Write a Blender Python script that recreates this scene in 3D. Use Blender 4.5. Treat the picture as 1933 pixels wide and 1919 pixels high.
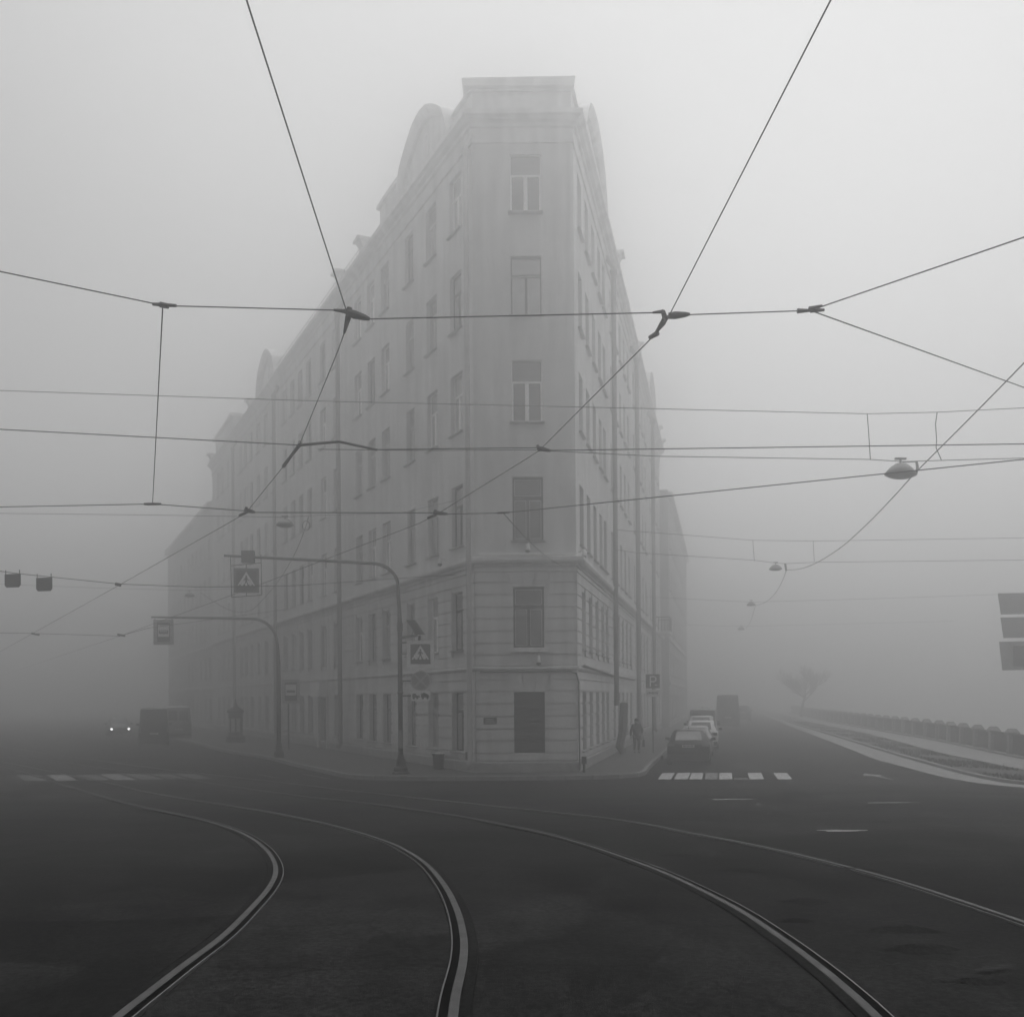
import bpy, math, random
from mathutils import Vector, Matrix
random.seed(7)
R = math.radians
for o in list(bpy.data.objects):
    bpy.data.objects.remove(o)
SC = bpy.context.scene
COL = SC.collection

# ------------------------------------------------------------------ camera
FPX, CX, HY, ROLL = 1850.0, 966.5, 1315.0, 0.0077      # measured from the photograph (1933 x 1919)
CAMZ = 3.0
cam = bpy.data.cameras.new('camera')
cam.sensor_fit = 'HORIZONTAL'; cam.sensor_width = 36.0
cam.lens = 36.0 * FPX / 1933.0
cam.shift_y = (HY - 959.5) / 1933.0
cam.clip_start = 0.1; cam.clip_end = 2000
camo = bpy.data.objects.new('camera', cam); COL.objects.link(camo)
camo.location = (0, 0, CAMZ)
camo.rotation_mode = 'QUATERNION'
camo.rotation_quaternion = (Matrix.Rotation(R(90), 3, 'X') @ Matrix.Rotation(-ROLL, 3, 'Z')).to_quaternion()
SC.camera = camo

# ------------------------------------------------------------------ light
SUN_EL, SUN_AZ = 66.0, 20.0          # azimuth measured from +Y towards +X: ahead and to the right
world = bpy.data.worlds.new('World'); SC.world = world; world.use_nodes = True
wn = world.node_tree; wn.nodes.clear()
sky = wn.nodes.new('ShaderNodeTexSky'); sky.sky_type = 'NISHITA'; sky.sun_disc = False
sky.sun_elevation = R(SUN_EL); sky.sun_rotation = R(SUN_AZ)
sky.air_density = 1.0; sky.dust_density = 0.8; sky.ozone_density = 1.0
bw = wn.nodes.new('ShaderNodeRGBToBW')           # the photograph is black and white
bg = wn.nodes.new('ShaderNodeBackground'); bg.inputs['Strength'].default_value = 0.128
wo = wn.nodes.new('ShaderNodeOutputWorld')
wn.links.new(sky.outputs[0], bw.inputs[0]); wn.links.new(bw.outputs[0], bg.inputs[0]); wn.links.new(bg.outputs[0], wo.inputs[0])
sl = bpy.data.lights.new('sun', 'SUN'); sl.energy = 2.0; sl.angle = R(90); sl.color = (1, 1, 1)
so = bpy.data.objects.new('sun', sl); COL.objects.link(so); so.location = (40, 60, 80)
sd = Vector((math.cos(R(SUN_EL)) * math.sin(R(SUN_AZ)), math.cos(R(SUN_EL)) * math.cos(R(SUN_AZ)), math.sin(R(SUN_EL))))
so.rotation_mode = 'QUATERNION'; so.rotation_quaternion = sd.to_track_quat('Z', 'Y')
vs = SC.view_settings
SC.display_settings.display_device = 'sRGB'
vs.view_transform = 'Standard'; vs.look = 'None'; vs.gamma = 1.0; vs.exposure = -0.05; vs.use_curve_mapping = False
cy = SC.cycles
cy.max_bounces = 6; cy.volume_bounces = 2; cy.diffuse_bounces = 2; cy.glossy_bounces = 2
cy.caustics_reflective = False; cy.caustics_refractive = False
cy.use_denoising = True
HAZE_DENSITY, HAZE_ALB, HAZE_ANI = 0.0180, 0.96, 0.82

# ------------------------------------------------------------------ measuring helpers
def zg(y):
    """height of the carriageway: the road climbs towards the bridge head the photographer stands on"""
    t = min(max((33.0 - y) / 28.2, -0.2), 1.0)
    if t <= -0.1: return 0.0
    if t < 0.1: return 1.5 * (t + 0.1) ** 2 / 0.4
    if t > 0.95: return 1.5 * (0.95 + 0.05 * math.tanh((t - 0.95) / 0.05))
    return 1.5 * t
def ray(px, py):
    dx, dy = px - CX, HY - py
    return (dx + dy * ROLL) / FPX, (dy - dx * ROLL) / FPX
def at(px, py, y):
    a, b = ray(px, py)
    return Vector((a * y, y, CAMZ + b * y))
def on_ground(px, py, h=0.0):
    a, b = ray(px, py)
    y = 20.0
    for _ in range(60):
        y = 0.5 * y + 0.5 * (CAMZ - zg(y) - h) / max(-b, 1e-3)
    return Vector((a * y, y, zg(y) + h))
def over_ground(px, py, h):
    a, b = ray(px, py)
    y = 15.0
    for _ in range(80):
        y = 0.5 * y + 0.5 * (zg(y) + h - CAMZ) / max(b, 1e-3)
    return Vector((a * y, y, zg(y) + h))

# ------------------------------------------------------------------ materials
MATS = {}
def M(name, c=0.3, rough=0.7, metal=0.0, var=0.18, scale=4.0, bump=0.0, bscale=60.0, spec=0.4, stretch=None, emit=0.0, fine=0.0):
    if name in MATS: return MATS[name]
    m = bpy.data.materials.new(name); m.use_nodes = True
    nt = m.node_tree; b = nt.nodes['Principled BSDF']
    b.inputs['Roughness'].default_value = rough; b.inputs['Metallic'].default_value = metal
    b.inputs['Specular IOR Level'].default_value = spec
    tc = nt.nodes.new('ShaderNodeTexCoord')
    mp = nt.nodes.new('ShaderNodeMapping'); nt.links.new(tc.outputs['Object'], mp.inputs[0])
    if stretch: mp.inputs['Scale'].default_value = stretch
    nz = nt.nodes.new('ShaderNodeTexNoise'); nz.inputs['Scale'].default_value = scale; nz.inputs['Detail'].default_value = 6; nz.inputs['Roughness'].default_value = 0.6
    nt.links.new(mp.outputs[0], nz.inputs['Vector'])
    rp = nt.nodes.new('ShaderNodeValToRGB')
    lo, hi = c * (1 - var), c * (1 + var)
    rp.color_ramp.elements[0].position = 0.3; rp.color_ramp.elements[1].position = 0.7
    rp.color_ramp.elements[0].color = (lo, lo, lo, 1); rp.color_ramp.elements[1].color = (hi, hi, hi, 1)
    nt.links.new(nz.outputs['Fac'], rp.inputs[0]); nt.links.new(rp.outputs[0], b.inputs['Base Color'])
    if bump:
        n2 = nt.nodes.new('ShaderNodeTexNoise'); n2.inputs['Scale'].default_value = bscale; n2.inputs['Detail'].default_value = 4
        nt.links.new(tc.outputs['Object'], n2.inputs['Vector'])
        bp = nt.nodes.new('ShaderNodeBump'); bp.inputs['Strength'].default_value = bump; bp.inputs['Distance'].default_value = 0.02
        nt.links.new(n2.outputs['Fac'], bp.inputs['Height']); nt.links.new(bp.outputs[0], b.inputs['Normal'])
    if emit:
        b.inputs['Emission Color'].default_value = (1, 1, 1, 1); b.inputs['Emission Strength'].default_value = emit
    MATS[name] = m
    return m

def wall_material(name, c):
    m = M(name, c, 0.9, var=0.10, scale=0.5, bump=0.15, bscale=35)
    nt = m.node_tree; b = nt.nodes['Principled BSDF']
    src = b.inputs['Base Color'].links[0].from_socket
    tc = nt.nodes.new('ShaderNodeTexCoord'); mp = nt.nodes.new('ShaderNodeMapping'); mp.inputs['Scale'].default_value = (1.3, 1.3, 0.12)
    nz = nt.nodes.new('ShaderNodeTexNoise'); nz.inputs['Scale'].default_value = 1.6; nz.inputs['Detail'].default_value = 7
    rp = nt.nodes.new('ShaderNodeValToRGB'); rp.color_ramp.elements[0].position = 0.35; rp.color_ramp.elements[1].position = 0.62
    rp.color_ramp.elements[0].color = (0.80, 0.80, 0.80, 1); rp.color_ramp.elements[1].color = (1, 1, 1, 1)
    mx = nt.nodes.new('ShaderNodeMix'); mx.data_type = 'RGBA'; mx.blend_type = 'MULTIPLY'; mx.inputs[0].default_value = 1.0
    nt.links.new(tc.outputs['Object'], mp.inputs[0]); nt.links.new(mp.outputs[0], nz.inputs['Vector']); nt.links.new(nz.outputs['Fac'], rp.inputs[0])
    nt.links.new(src, mx.inputs[6]); nt.links.new(rp.outputs[0], mx.inputs[7]); nt.links.new(mx.outputs[2], b.inputs['Base Color'])
    return m

def asphalt(name, c, cracks=True):
    """dark worn tarmac: broad stains, fine aggregate, a net of cracks and shallow hollows"""
    m = bpy.data.materials.new(name); m.use_nodes = True; MATS[name] = m
    nt = m.node_tree; b = nt.nodes['Principled BSDF']
    N = nt.nodes.new; L = nt.links.new
    tc = N('ShaderNodeTexCoord'); src = tc.outputs['Object']
    def noise(sc, det=5, rough=0.6, vec=src):
        n = N('ShaderNodeTexNoise'); n.inputs['Scale'].default_value = sc; n.inputs['Detail'].default_value = det; n.inputs['Roughness'].default_value = rough
        L(vec, n.inputs['Vector']); return n
    def ramp(fac, p0, v0, p1, v1):
        r = N('ShaderNodeValToRGB'); e = r.color_ramp.elements
        e[0].position = p0; e[0].color = (v0, v0, v0, 1); e[1].position = p1; e[1].color = (v1, v1, v1, 1); L(fac, r.inputs[0]); return r.outputs[0]
    def mul(a, bb):
        x = N('ShaderNodeMix'); x.data_type = 'RGBA'; x.blend_type = 'MULTIPLY'; x.inputs[0].default_value = 1; L(a, x.inputs[6]); L(bb, x.inputs[7]); return x.outputs[2]
    broad = ramp(noise(0.22, 6, 0.65).outputs['Fac'], 0.32, c * 0.55, 0.68, c * 1.55)
    mid = ramp(noise(1.7, 6).outputs['Fac'], 0.35, 0.70, 0.65, 1.25)
    fine = ramp(noise(90, 2).outputs['Fac'], 0.3, 0.7, 0.7, 1.3)
    pv = N('ShaderNodeTexVoronoi'); pv.inputs['Scale'].default_value = 0.28; pw = N('ShaderNodeMix'); pw.data_type = 'RGBA'; pw.blend_type = 'ADD'; pw.inputs[0].default_value = 0.8
    L(src, pw.inputs[6]); L(noise(0.5, 3).outputs['Color'], pw.inputs[7]); L(pw.outputs[2], pv.inputs['Vector'])
    sep = N('ShaderNodeSeparateColor'); L(pv.outputs['Color'], sep.inputs[0])
    patch = ramp(sep.outputs[0], 0.2, 0.78, 0.85, 1.22)
    grit = ramp(noise(22, 4, 0.75).outputs['Fac'], 0.40, 0.55, 0.60, 1.55)
    col = mul(mul(mul(mul(broad, mid), fine), patch), grit)
    nv = noise(0.9, 4); vm = N('ShaderNodeMix'); vm.data_type = 'RGBA'; vm.blend_type = 'ADD'; vm.inputs[0].default_value = 0.5
    L(src, vm.inputs[6]); L(nv.outputs['Color'], vm.inputs[7])
    vo = N('ShaderNodeTexVoronoi'); vo.feature = 'DISTANCE_TO_EDGE'; vo.inputs['Scale'].default_value = 0.55; L(vm.outputs[2], vo.inputs['Vector'])
    crack = ramp(vo.outputs['Distance'], 0.0, 0.55, 0.014, 1.0)
    cm = ramp(noise(0.16, 3).outputs['Fac'], 0.46, 1.0, 0.58, 0.0)         # cracked only in places
    cx = N('ShaderNodeMix'); cx.data_type = 'RGBA'; cx.blend_type = 'LIGHTEN'; cx.inputs[0].default_value = 1; L(crack, cx.inputs[6]); L(cm, cx.inputs[7])
    if cracks: col = mul(col, cx.outputs[2])
    L(col, b.inputs['Base Color'])
    L(ramp(noise(0.35, 4).outputs['Fac'], 0.35, 0.62, 0.7, 0.9), b.inputs['Roughness'])
    b.inputs['Specular IOR Level'].default_value = 0.02
    h = N('ShaderNodeMath'); h.operation = 'ADD'; L(noise(120, 2).outputs['Fac'], h.inputs[0])
    h2 = N('ShaderNodeMath'); h2.operation = 'MULTIPLY'; h2.inputs[1].default_value = 3.0; L(noise(1.1, 3).outputs['Fac'], h2.inputs[0]); L(h2.outputs[0], h.inputs[1])
    bp = N('ShaderNodeBump'); bp.inputs['Strength'].default_value = 0.5; bp.inputs['Distance'].default_value = 0.02; L(h.outputs[0], bp.inputs['Height']); L(bp.outputs[0], b.inputs['Normal'])
    return m

def haze_material():
    m = bpy.data.materials.new('haze'); m.use_nodes = True; nt = m.node_tree; nt.nodes.clear()
    pv = nt.nodes.new('ShaderNodeVolumePrincipled'); out = nt.nodes.new('ShaderNodeOutputMaterial')
    pv.inputs['Color'].default_value = (HAZE_ALB,) * 3 + (1,)
    pv.inputs['Density'].default_value = HAZE_DENSITY; pv.inputs['Anisotropy'].default_value = HAZE_ANI
    nt.links.new(pv.outputs[0], out.inputs['Volume'])
    return m

STUCCO = wall_material('stucco', 0.70)
STUCCO2 = wall_material('stucco_neighbour', 0.55)
TRIM = wall_material('trim_plaster', 0.76)
PLINTH = M('plinth_stone', 0.34, 0.85, var=0.2, scale=2.5, bump=0.3)
ROOFM = M('roof_sheet', 0.16, 0.5, var=0.2, scale=1)
GLASS = M('window_glass', 0.46, 0.07, var=0.35, scale=0.7, spec=1.0)  # pale base: curtains behind, plus grazing sky reflection put into the colour
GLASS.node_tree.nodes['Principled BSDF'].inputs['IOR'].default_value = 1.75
WHITE_F = M('white_frame', 0.93, 0.4, var=0.04)
DARK_F = M('dark_wood_frame', 0.06, 0.6, var=0.25)
GLASS_D = M('window_glass_dark', 0.11, 0.08, var=0.4, scale=0.9, spec=0.8)
BEAD = M('pale_bead', 0.5, 0.6, var=0.1)
GREY_F = M('grey_frame', 0.45, 0.6, var=0.2)
BLIND = M('blind', 0.24, 0.8, var=0.12, scale=1.5)
SHUT = M('steel_shutter', 0.045, 0.55, var=0.3, scale=1.3, bump=0.2, bscale=8)
ZINC = M('zinc', 0.30, 0.5, metal=0.3, var=0.2, scale=1.5)
FLASH = M('pale_flashing', 0.9, 0.5, var=0.05)
PIPE = M('painted_pipe', 0.17, 0.55, var=0.2, scale=1.2)
PIPE_L = M('pale_pipe', 0.40, 0.6, var=0.15, scale=1.2)
PIPE_D = M('dark_pipe', 0.08, 0.6, var=0.3)
PLATE_D = M('dark_plaque', 0.05, 0.4, var=0.3)
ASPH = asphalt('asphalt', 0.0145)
ASPH_D = asphalt('asphalt_patch', 0.0085, False)
PAVE = M('pavement', 0.075, 0.85, var=0.25, scale=1.2, bump=0.3)
GRAN = M('granite', 0.22, 0.8, var=0.2, scale=6, bump=0.2)
DUST = M('pale_gravel', 0.29, 0.95, var=0.3, scale=2.5, bump=0.3)
SOIL = M('wet_soil', 0.05, 0.9, var=0.3, scale=1.5, bump=0.5)
GRASS = M('grass_blades', 0.06, 0.8, var=0.3)
PAINT = M('road_paint', 0.44, 0.7, var=0.4, scale=9)
PAINT_W = M('worn_road_paint', 0.19, 0.8, var=0.5, scale=7)
RAIL = M('rail_steel', 0.058, 0.7, metal=0.1, var=0.4, scale=6)
RAIL_P = M('rail_polished', 0.13, 0.4, metal=0.5, var=0.3, scale=5)
RAIL_D = M('rail_groove_shade', 0.006, 0.95, var=0.3, spec=0.0)
WIRE = M('wire', 0.04, 0.6, var=0.1)
IRON = M('cast_iron', 0.035, 0.6, var=0.3)
POLE = M('painted_steel', 0.075, 0.5, var=0.25, scale=2)
POLE_L = M('pale_steel', 0.17, 0.5, var=0.2, scale=2)
S_BLUE = M('sign_blue', 0.085, 0.45, var=0.08)
S_WHITE = M('sign_white', 0.72, 0.45, var=0.05)
S_BLACK = M('sign_black', 0.02, 0.5, var=0.1)
S_RED = M('sign_red', 0.17, 0.45, var=0.08)
S_BACK = M('sign_back', 0.16, 0.5, metal=0.2, var=0.12)
S_FADED = M('sign_faded_blue', 0.22, 0.5, var=0.1)
S_FADED_R = M('sign_faded_red', 0.36, 0.5, var=0.08)
S_PALE = M('sign_back_haze_tint', 0.40, 0.5, var=0.1)  # paler copy of the sign back, fog haze put into the colour
BOARD = M('pale_board', 0.40, 0.5, var=0.1)
SOLAR = M('solar_cell', 0.02, 0.25, var=0.2)
SHADE = M('lamp_enamel', 0.20, 0.45, var=0.12)
SHADE_G = M('lamp_bowl', 0.09, 0.3, var=0.1)
PLASTIC_W = M('white_plastic', 0.75, 0.4, var=0.04)
PLASTIC_D = M('dark_plastic', 0.03, 0.4, var=0.1)
TYRE = M('tyre', 0.015, 0.85, var=0.2)
RIM = M('alloy', 0.35, 0.4, metal=0.6, var=0.1)
CGLASS = M('car_glass', 0.05, 0.12, var=0.2, spec=0.7)
CGLASS_L = M('car_glass_painted_reflection', 0.32, 0.15, var=0.2, spec=0.8)  # car glass with a sky reflection put into its base colour
TAIL = M('tail_lamp', 0.22, 0.2, var=0.1)
WATER = M('river_water', 0.05, 0.12, var=0.1, scale=0.3, bump=0.3, bscale=1.2)
HEADL = M('headlamp_lit', 0.8, 0.3, emit=4.0)
BARK = M('bark', 0.05, 0.9, var=0.3, scale=6)
CLOTH_D = M('dark_coat', 0.010, 0.9, var=0.25, scale=8)
CLOTH_T = M('dark_trousers', 0.013, 0.9, var=0.2)
SKIN = M('skin', 0.32, 0.6, var=0.08)
BAG = M('pale_paper_bag', 0.35, 0.8, var=0.15)
BINM = M('dark_bin', 0.03, 0.6, var=0.3)

# ------------------------------------------------------------------ mesh helpers
class MB:
    def __init__(s): s.v = []; s.f = []
    def add(s, vs, fs):
        n = len(s.v); s.v += [tuple(p) for p in vs]; s.f += [tuple(i + n for i in f) for f in fs]; return s
    def box(s, x0, x1, y0, y1, z0, z1):
        return s.add([(x0,y0,z0),(x1,y0,z0),(x1,y1,z0),(x0,y1,z0),(x0,y0,z1),(x1,y0,z1),(x1,y1,z1),(x0,y1,z1)],
                     [(0,3,2,1),(4,5,6,7),(0,1,5,4),(1,2,6,5),(2,3,7,6),(3,0,4,7)])
    def hexa(s, p):   # 8 points, order as box
        return s.add(p, [(0,3,2,1),(4,5,6,7),(0,1,5,4),(1,2,6,5),(2,3,7,6),(3,0,4,7)])
    def prism(s, poly, y0, y1):   # polygon in xz, extruded along y
        n = len(poly)
        vs = [(x, y0, z) for x, z in poly] + [(x, y1, z) for x, z in poly]
        fs = [tuple(range(n)), tuple(range(2 * n - 1, n - 1, -1))]
        fs += [(i, i + n, (i + 1) % n + n, (i + 1) % n) for i in range(n)]
        return s.add(vs, fs)
    def slab(s, poly, z0, z1):    # polygon in xy
        n = len(poly)
        vs = [(x, y, z0) for x, y in poly] + [(x, y, z1) for x, y in poly]
        fs = [tuple(range(n - 1, -1, -1)), tuple(range(n, 2 * n))]
        fs += [(i, (i + 1) % n, (i + 1) % n + n, i + n) for i in range(n)]
        return s.add(vs, fs)
    def tube(s, pts, r, k=6, cap=True):
        pts = [Vector(p) for p in pts]; rs = r if isinstance(r, (list, tuple)) else [r] * len(pts)
        rings = []; up = None
        for i, p in enumerate(pts):
            a = pts[max(i - 1, 0)]; b = pts[min(i + 1, len(pts) - 1)]
            t = (b - a).normalized()
            if up is None: up = Vector((0, 0, 1)) if abs(t.z) < 0.9 else Vector((1, 0, 0))
            x = t.cross(up)
            if x.length < 1e-5: x = t.orthogonal()
            x.normalize(); y = x.cross(t); up = y
            rings.append([p + (x * math.cos(2 * math.pi * j / k) + y * math.sin(2 * math.pi * j / k)) * rs[i] for j in range(k)])
        vs = [q for rg in rings for q in rg]; fs = []
        for i in range(len(pts) - 1):
            for j in range(k):
                fs.append((i*k + j, i*k + (j+1) % k, (i+1)*k + (j+1) % k, (i+1)*k + j))
        if cap:
            fs.append(tuple(range(k - 1, -1, -1))); fs.append(tuple((len(pts) - 1) * k + j for j in range(k)))
        return s.add(vs, fs)
    def lathe(s, prof, k=16, c=(0, 0, 0)):   # (r, z) list
        vs = []; fs = []
        for r, z in prof:
            for j in range(k):
                a = 2 * math.pi * j / k
                vs.append((c[0] + r * math.cos(a), c[1] + r * math.sin(a), c[2] + z))
        n = len(prof)
        for i in range(n - 1):
            for j in range(k):
                fs.append((i*k + j, i*k + (j+1) % k, (i+1)*k + (j+1) % k, (i+1)*k + j))
        fs.append(tuple(range(k - 1, -1, -1))); fs.append(tuple((n - 1) * k + j for j in range(k)))
        return s.add(vs, fs)
    def disc(s, r, y0, y1, k=24, c=(0, 0)):
        return s.prism([(c[0] + r * math.cos(2*math.pi*j/k), c[1] + r * math.sin(2*math.pi*j/k)) for j in range(k)], y0, y1)
    def mesh(s, name):
        me = bpy.data.meshes.new(name); me.from_pydata(s.v, [], s.f); me.update()
        import bmesh
        bm = bmesh.new(); bm.from_mesh(me); bmesh.ops.recalc_face_normals(bm, faces=bm.faces); bm.to_mesh(me); bm.free()
        return me

def tag(o, label=None, cat=None, group=None, kind=None):
    if label: o['label'] = label
    if cat: o['category'] = cat
    if group: o['group'] = group
    if kind: o['kind'] = kind
    return o
def link(name, me, mat, parent=None, loc=(0, 0, 0), rz=0.0, smooth=False):
    o = bpy.data.objects.new(name, me); COL.objects.link(o)
    if me is not None and mat is not None and not me.materials: me.materials.append(mat)
    if parent is not None: o.parent = parent
    o.location = loc; o.rotation_euler = (0, 0, rz)
    if smooth:
        for p in me.polygons: p.use_smooth = True
    return o
def wpos(p):
    v = Vector(p.location)
    while p.parent: p = p.parent; v += Vector(p.location)
    return v
def part(name, mb, mat, parent=None, world=False, smooth=False, loc=(0, 0, 0), rz=0.0):
    """one mesh object; world=True: vertices are in world coordinates"""
    o = link(name, mb.mesh(name), mat, parent, loc, rz, smooth)
    if world and parent is not None: o.location = -wpos(parent)
    return o
def thing(name, label, cat, loc=(0, 0, 0), rz=0.0, group=None):
    o = bpy.data.objects.new(name, None); COL.objects.link(o); o.location = loc; o.rotation_euler = (0, 0, rz)
    o.empty_display_size = 0.3
    return tag(o, label, cat, group)
def smooth_path(pts, n=6):
    P = [Vector(p) for p in pts]; out = []
    for i in range(len(P) - 1):
        p0 = P[max(i-1, 0)]; p1 = P[i]; p2 = P[i+1]; p3 = P[min(i+2, len(P)-1)]
        for k in range(n):
            t = k / n
            out.append(0.5 * ((2*p1) + (p2-p0)*t + (2*p0-5*p1+4*p2-p3)*t*t + (3*p1-p0-3*p2+p3)*t*t*t))
    out.append(P[-1]); return out
def sag(a, b, d, n=10):
    a = Vector(a); b = Vector(b)
    return [a.lerp(b, i / n) - Vector((0, 0, 4 * d * (i / n) * (1 - i / n))) for i in range(n + 1)]

# =================================================================== THE SETTING
def lerp_line(pts, y):
    if y <= pts[0][1]: a, b = pts[0], pts[1]
    elif y >= pts[-1][1]: a, b = pts[-2], pts[-1]
    else:
        for i in range(len(pts) - 1):
            if pts[i][1] <= y <= pts[i+1][1]: a, b = pts[i], pts[i+1]; break
    t = (y - a[1]) / (b[1] - a[1]); return a[0] + (b[0] - a[0]) * t
PARAPET = [(15.0, 5.0), (22.9, 45.4), (26.0, 59.8), (31.2, 91.1), (35.2, 113.6), (45.0, 160.0), (90.0, 370.0)]
KERB_IN = [(14.4, 8.0), (14.6, 20.0), (14.97, 29.65), (15.45, 35.5), (16.66, 45.0), (20.58, 64.1), (27.7, 99.2), (40.0, 158.0), (84.0, 370.0)]
BAND_OUT = [(15.2, 8.0), (15.3, 22.0), (15.8, 30.3), (16.9, 37.7), (18.6, 47.5), (22.4, 67.0), (29.2, 103.0), (41.0, 160.0), (85.0, 370.0)]
WALK_IN = [(16.6, 8.0), (17.6, 25.0), (19.3, 38.4), (20.6, 47.0), (25.4, 69.0), (31.4, 104.0), (42.5, 160.0), (86.5, 370.0)]

# road: one sheet, climbing gently towards the camera
ys = [-40, -25, -12, -5] + [i * 0.75 for i in range(0, 56)] + [43, 46, 50, 55, 60, 68, 76, 85, 95, 110, 130, 150, 180, 220, 270, 320, 370]
xs0 = [-260, -180, -120, -80, -60, -45, -35, -28, -22, -17] + [-14 + i for i in range(0, 28)]
vs_, fs_ = [], []
nx = len(xs0) + 3
for y in ys:
    xe = lerp_line(PARAPET, y) + 0.7
    row = [x for x in xs0] + [14.0 + (xe - 14.0) * t for t in (0.33, 0.66, 1.0)]
    for x in row:
        bumpy = 0.010 * math.sin(x * 1.3 + y * 0.7) * math.sin(y * 0.9 - x * 0.4) if y < 33 else 0.0
        vs_.append((x, y, zg(y) + bumpy - 0.004))
for j in range(len(ys) - 1):
    for i in range(nx - 1):
        fs_.append((j*nx + i, j*nx + i + 1, (j+1)*nx + i + 1, (j+1)*nx + i))
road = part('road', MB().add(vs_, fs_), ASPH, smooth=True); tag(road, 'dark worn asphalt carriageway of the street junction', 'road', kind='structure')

def sheet(name, left, right, y0, y1, h, mat, step=2.0, skirt=0.3, parent=None):
    mb = MB(); n = int((y1 - y0) / step); vs = []; fs = []
    for i in range(n + 1):
        y = y0 + (y1 - y0) * i / n
        a, b = lerp_line(left, y), lerp_line(right, y); z = zg(y) + h
        vs += [(a, y, z - skirt), (a, y, z), (b, y, z), (b, y, z - skirt)]
    for i in range(n):
        k = 4 * i
        for q in range(3): fs.append((k + q, k + q + 1, k + q + 5, k + q + 4))
    return part(name, mb.add(vs, fs), mat, parent)
tag(sheet('gutter_strip', KERB_IN, BAND_OUT, 10, 330, 0.012, DUST, skirt=0.05), 'pale dry strip of grit along the embankment kerb', 'gutter', kind='structure')
kerbline = [(x + 0.16, y) for x, y in BAND_OUT]
tag(sheet('embankment_kerb', BAND_OUT, kerbline, 10, 330, 0.12, GRAN), 'low granite kerb between the road and the embankment verge', 'kerb', kind='structure')
tag(sheet('verge', [(x + 0.005, y) for x, y in kerbline], WALK_IN, 10, 330, 0.095, SOIL), 'dark wet verge between the kerb and the embankment walk', 'verge', kind='structure')
tag(sheet('embankment_walk', [(x + 0.005, y) for x, y in WALK_IN], [(x + 0.6, y) for x, y in PARAPET], 10, 330, 0.15, DUST, skirt=0.5), 'pale embankment footpath beside the iron railing', 'path', kind='structure')
quay = MB(); vs = []; fs = []
for i in range(81):
    y = 5 + i * 4.4; x = lerp_line(PARAPET, y)
    vs += [(x + 0.602, y, zg(y) + 0.14), (x + 0.9, y, -4.5)]
fs = [(2*i, 2*i+1, 2*i+3, 2*i+2) for i in range(80)]
tag(part('quay_wall', quay.add(vs, fs), GRAN), 'granite quay wall dropping to the river', 'quay', kind='structure')
tag(part('river', MB().add([(10, -60, -3.2), (350, -60, -3.2), (350, 372, -3.2), (10, 372, -3.2)], [(0, 1, 2, 3)]), WATER), 'river lying behind the embankment railing', 'river', kind='structure')
# grass tufts on the verge, nobody could count them
rg = random.Random(3); gm = MB()
for i in range(9000):
    y = 30 + 75 * rg.random() ** 1.6
    a, b = lerp_line(kerbline, y) + 0.1, lerp_line(WALK_IN, y) - 0.1
    t = rg.random(); x = a + (b - a) * t
    if math.sin(x * 2.1 + y * 0.31) + math.sin(y * 0.83) < -0.3: continue
    z = zg(y) + 0.095; h = rg.uniform(0.05, 0.16); an = rg.random() * 6.28; w = 0.03
    dx, dy = math.cos(an) * w, math.sin(an) * w
    gm.add([(x - dx, y - dy, z), (x + dx, y + dy, z), (x + rg.uniform(-.06, .06), y + rg.uniform(-.06, .06), z + h)], [(0, 1, 2)])
tag(part('grass', gm, GRASS), 'thin dark grass on the embankment verge', 'grass', kind='stuff')

# pavement round the corner house, a real step above the road
DL = Vector((-0.436, 0.8999)).normalized(); DR = Vector((0.2101, 0.9777)).normalized()
CL = Vector((-1.35, 37.0)); CR = Vector((2.43, 37.0))
kerb_pts = [(26.5, 136.0), (16.3, 88.5), (7.75, 49.9), (7.21, 47.36), (6.3, 43.3), (5.45, 39.3), (5.05, 37.2), (4.5, 36.1), (3.6, 35.5), (2.0, 35.25), (-1.39, 35.2), (-4.5, 35.6), (-6.09, 36.6), (-7.28, 38.72), (-9.6, 43.2), (-12.15, 48.5), (-16.6, 56.0), (-22.0, 67.0), (-45.0, 114.0), (-62.0, 149.0)]
kp = [Vector((x, y, 0)) for x, y in kerb_pts]; kp = [(p.x, p.y) for p in smooth_path(kp, 4)]
inner = [(-44.0, 146.0)] + [tuple(CL + DL * s + Vector((0.6, 0.3))) for s in (90, 0.5)] + [tuple(CR + DR * s - Vector((0.6, -0.2))) for s in (0.3, 100)]
pave = MB()
poly = kp + inner
import bmesh as _bm
def tri_slab(poly, z0, z1):
    bm = _bm.new(); vsx = [bm.verts.new((x, y, z1)) for x, y in poly]
    f = bm.faces.new(vsx); _bm.ops.triangulate(bm, faces=[f])
    mb = MB(); bm.verts.index_update(); mb.add([v.co[:] for v in bm.verts], [tuple(v.index for v in q.verts) for q in bm.faces])
    n = len(poly); mb.add([(x, y, z1) for x, y in poly] + [(x, y, z0) for x, y in poly], [(i, (i+1) % n, (i+1) % n + n, i + n) for i in range(n)])
    bm.free(); return mb
ko = 0.16
def offset(pts, d):
    out = []
    for i, p in enumerate(pts):
        a = Vector(pts[max(i-1, 0)]); b = Vector(pts[min(i+1, len(pts)-1)]); t = (b - a).normalized(); n = Vector((t.y, -t.x)) * d
        out.append((p[0] + n.x, p[1] + n.y))
    return out
kin = offset(kp, ko)
pavement = part('pavement', tri_slab(kin + inner, -0.1, 0.15), PAVE); tag(pavement, 'asphalt pavement running round the pointed corner house', 'pavement', kind='structure')
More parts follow.
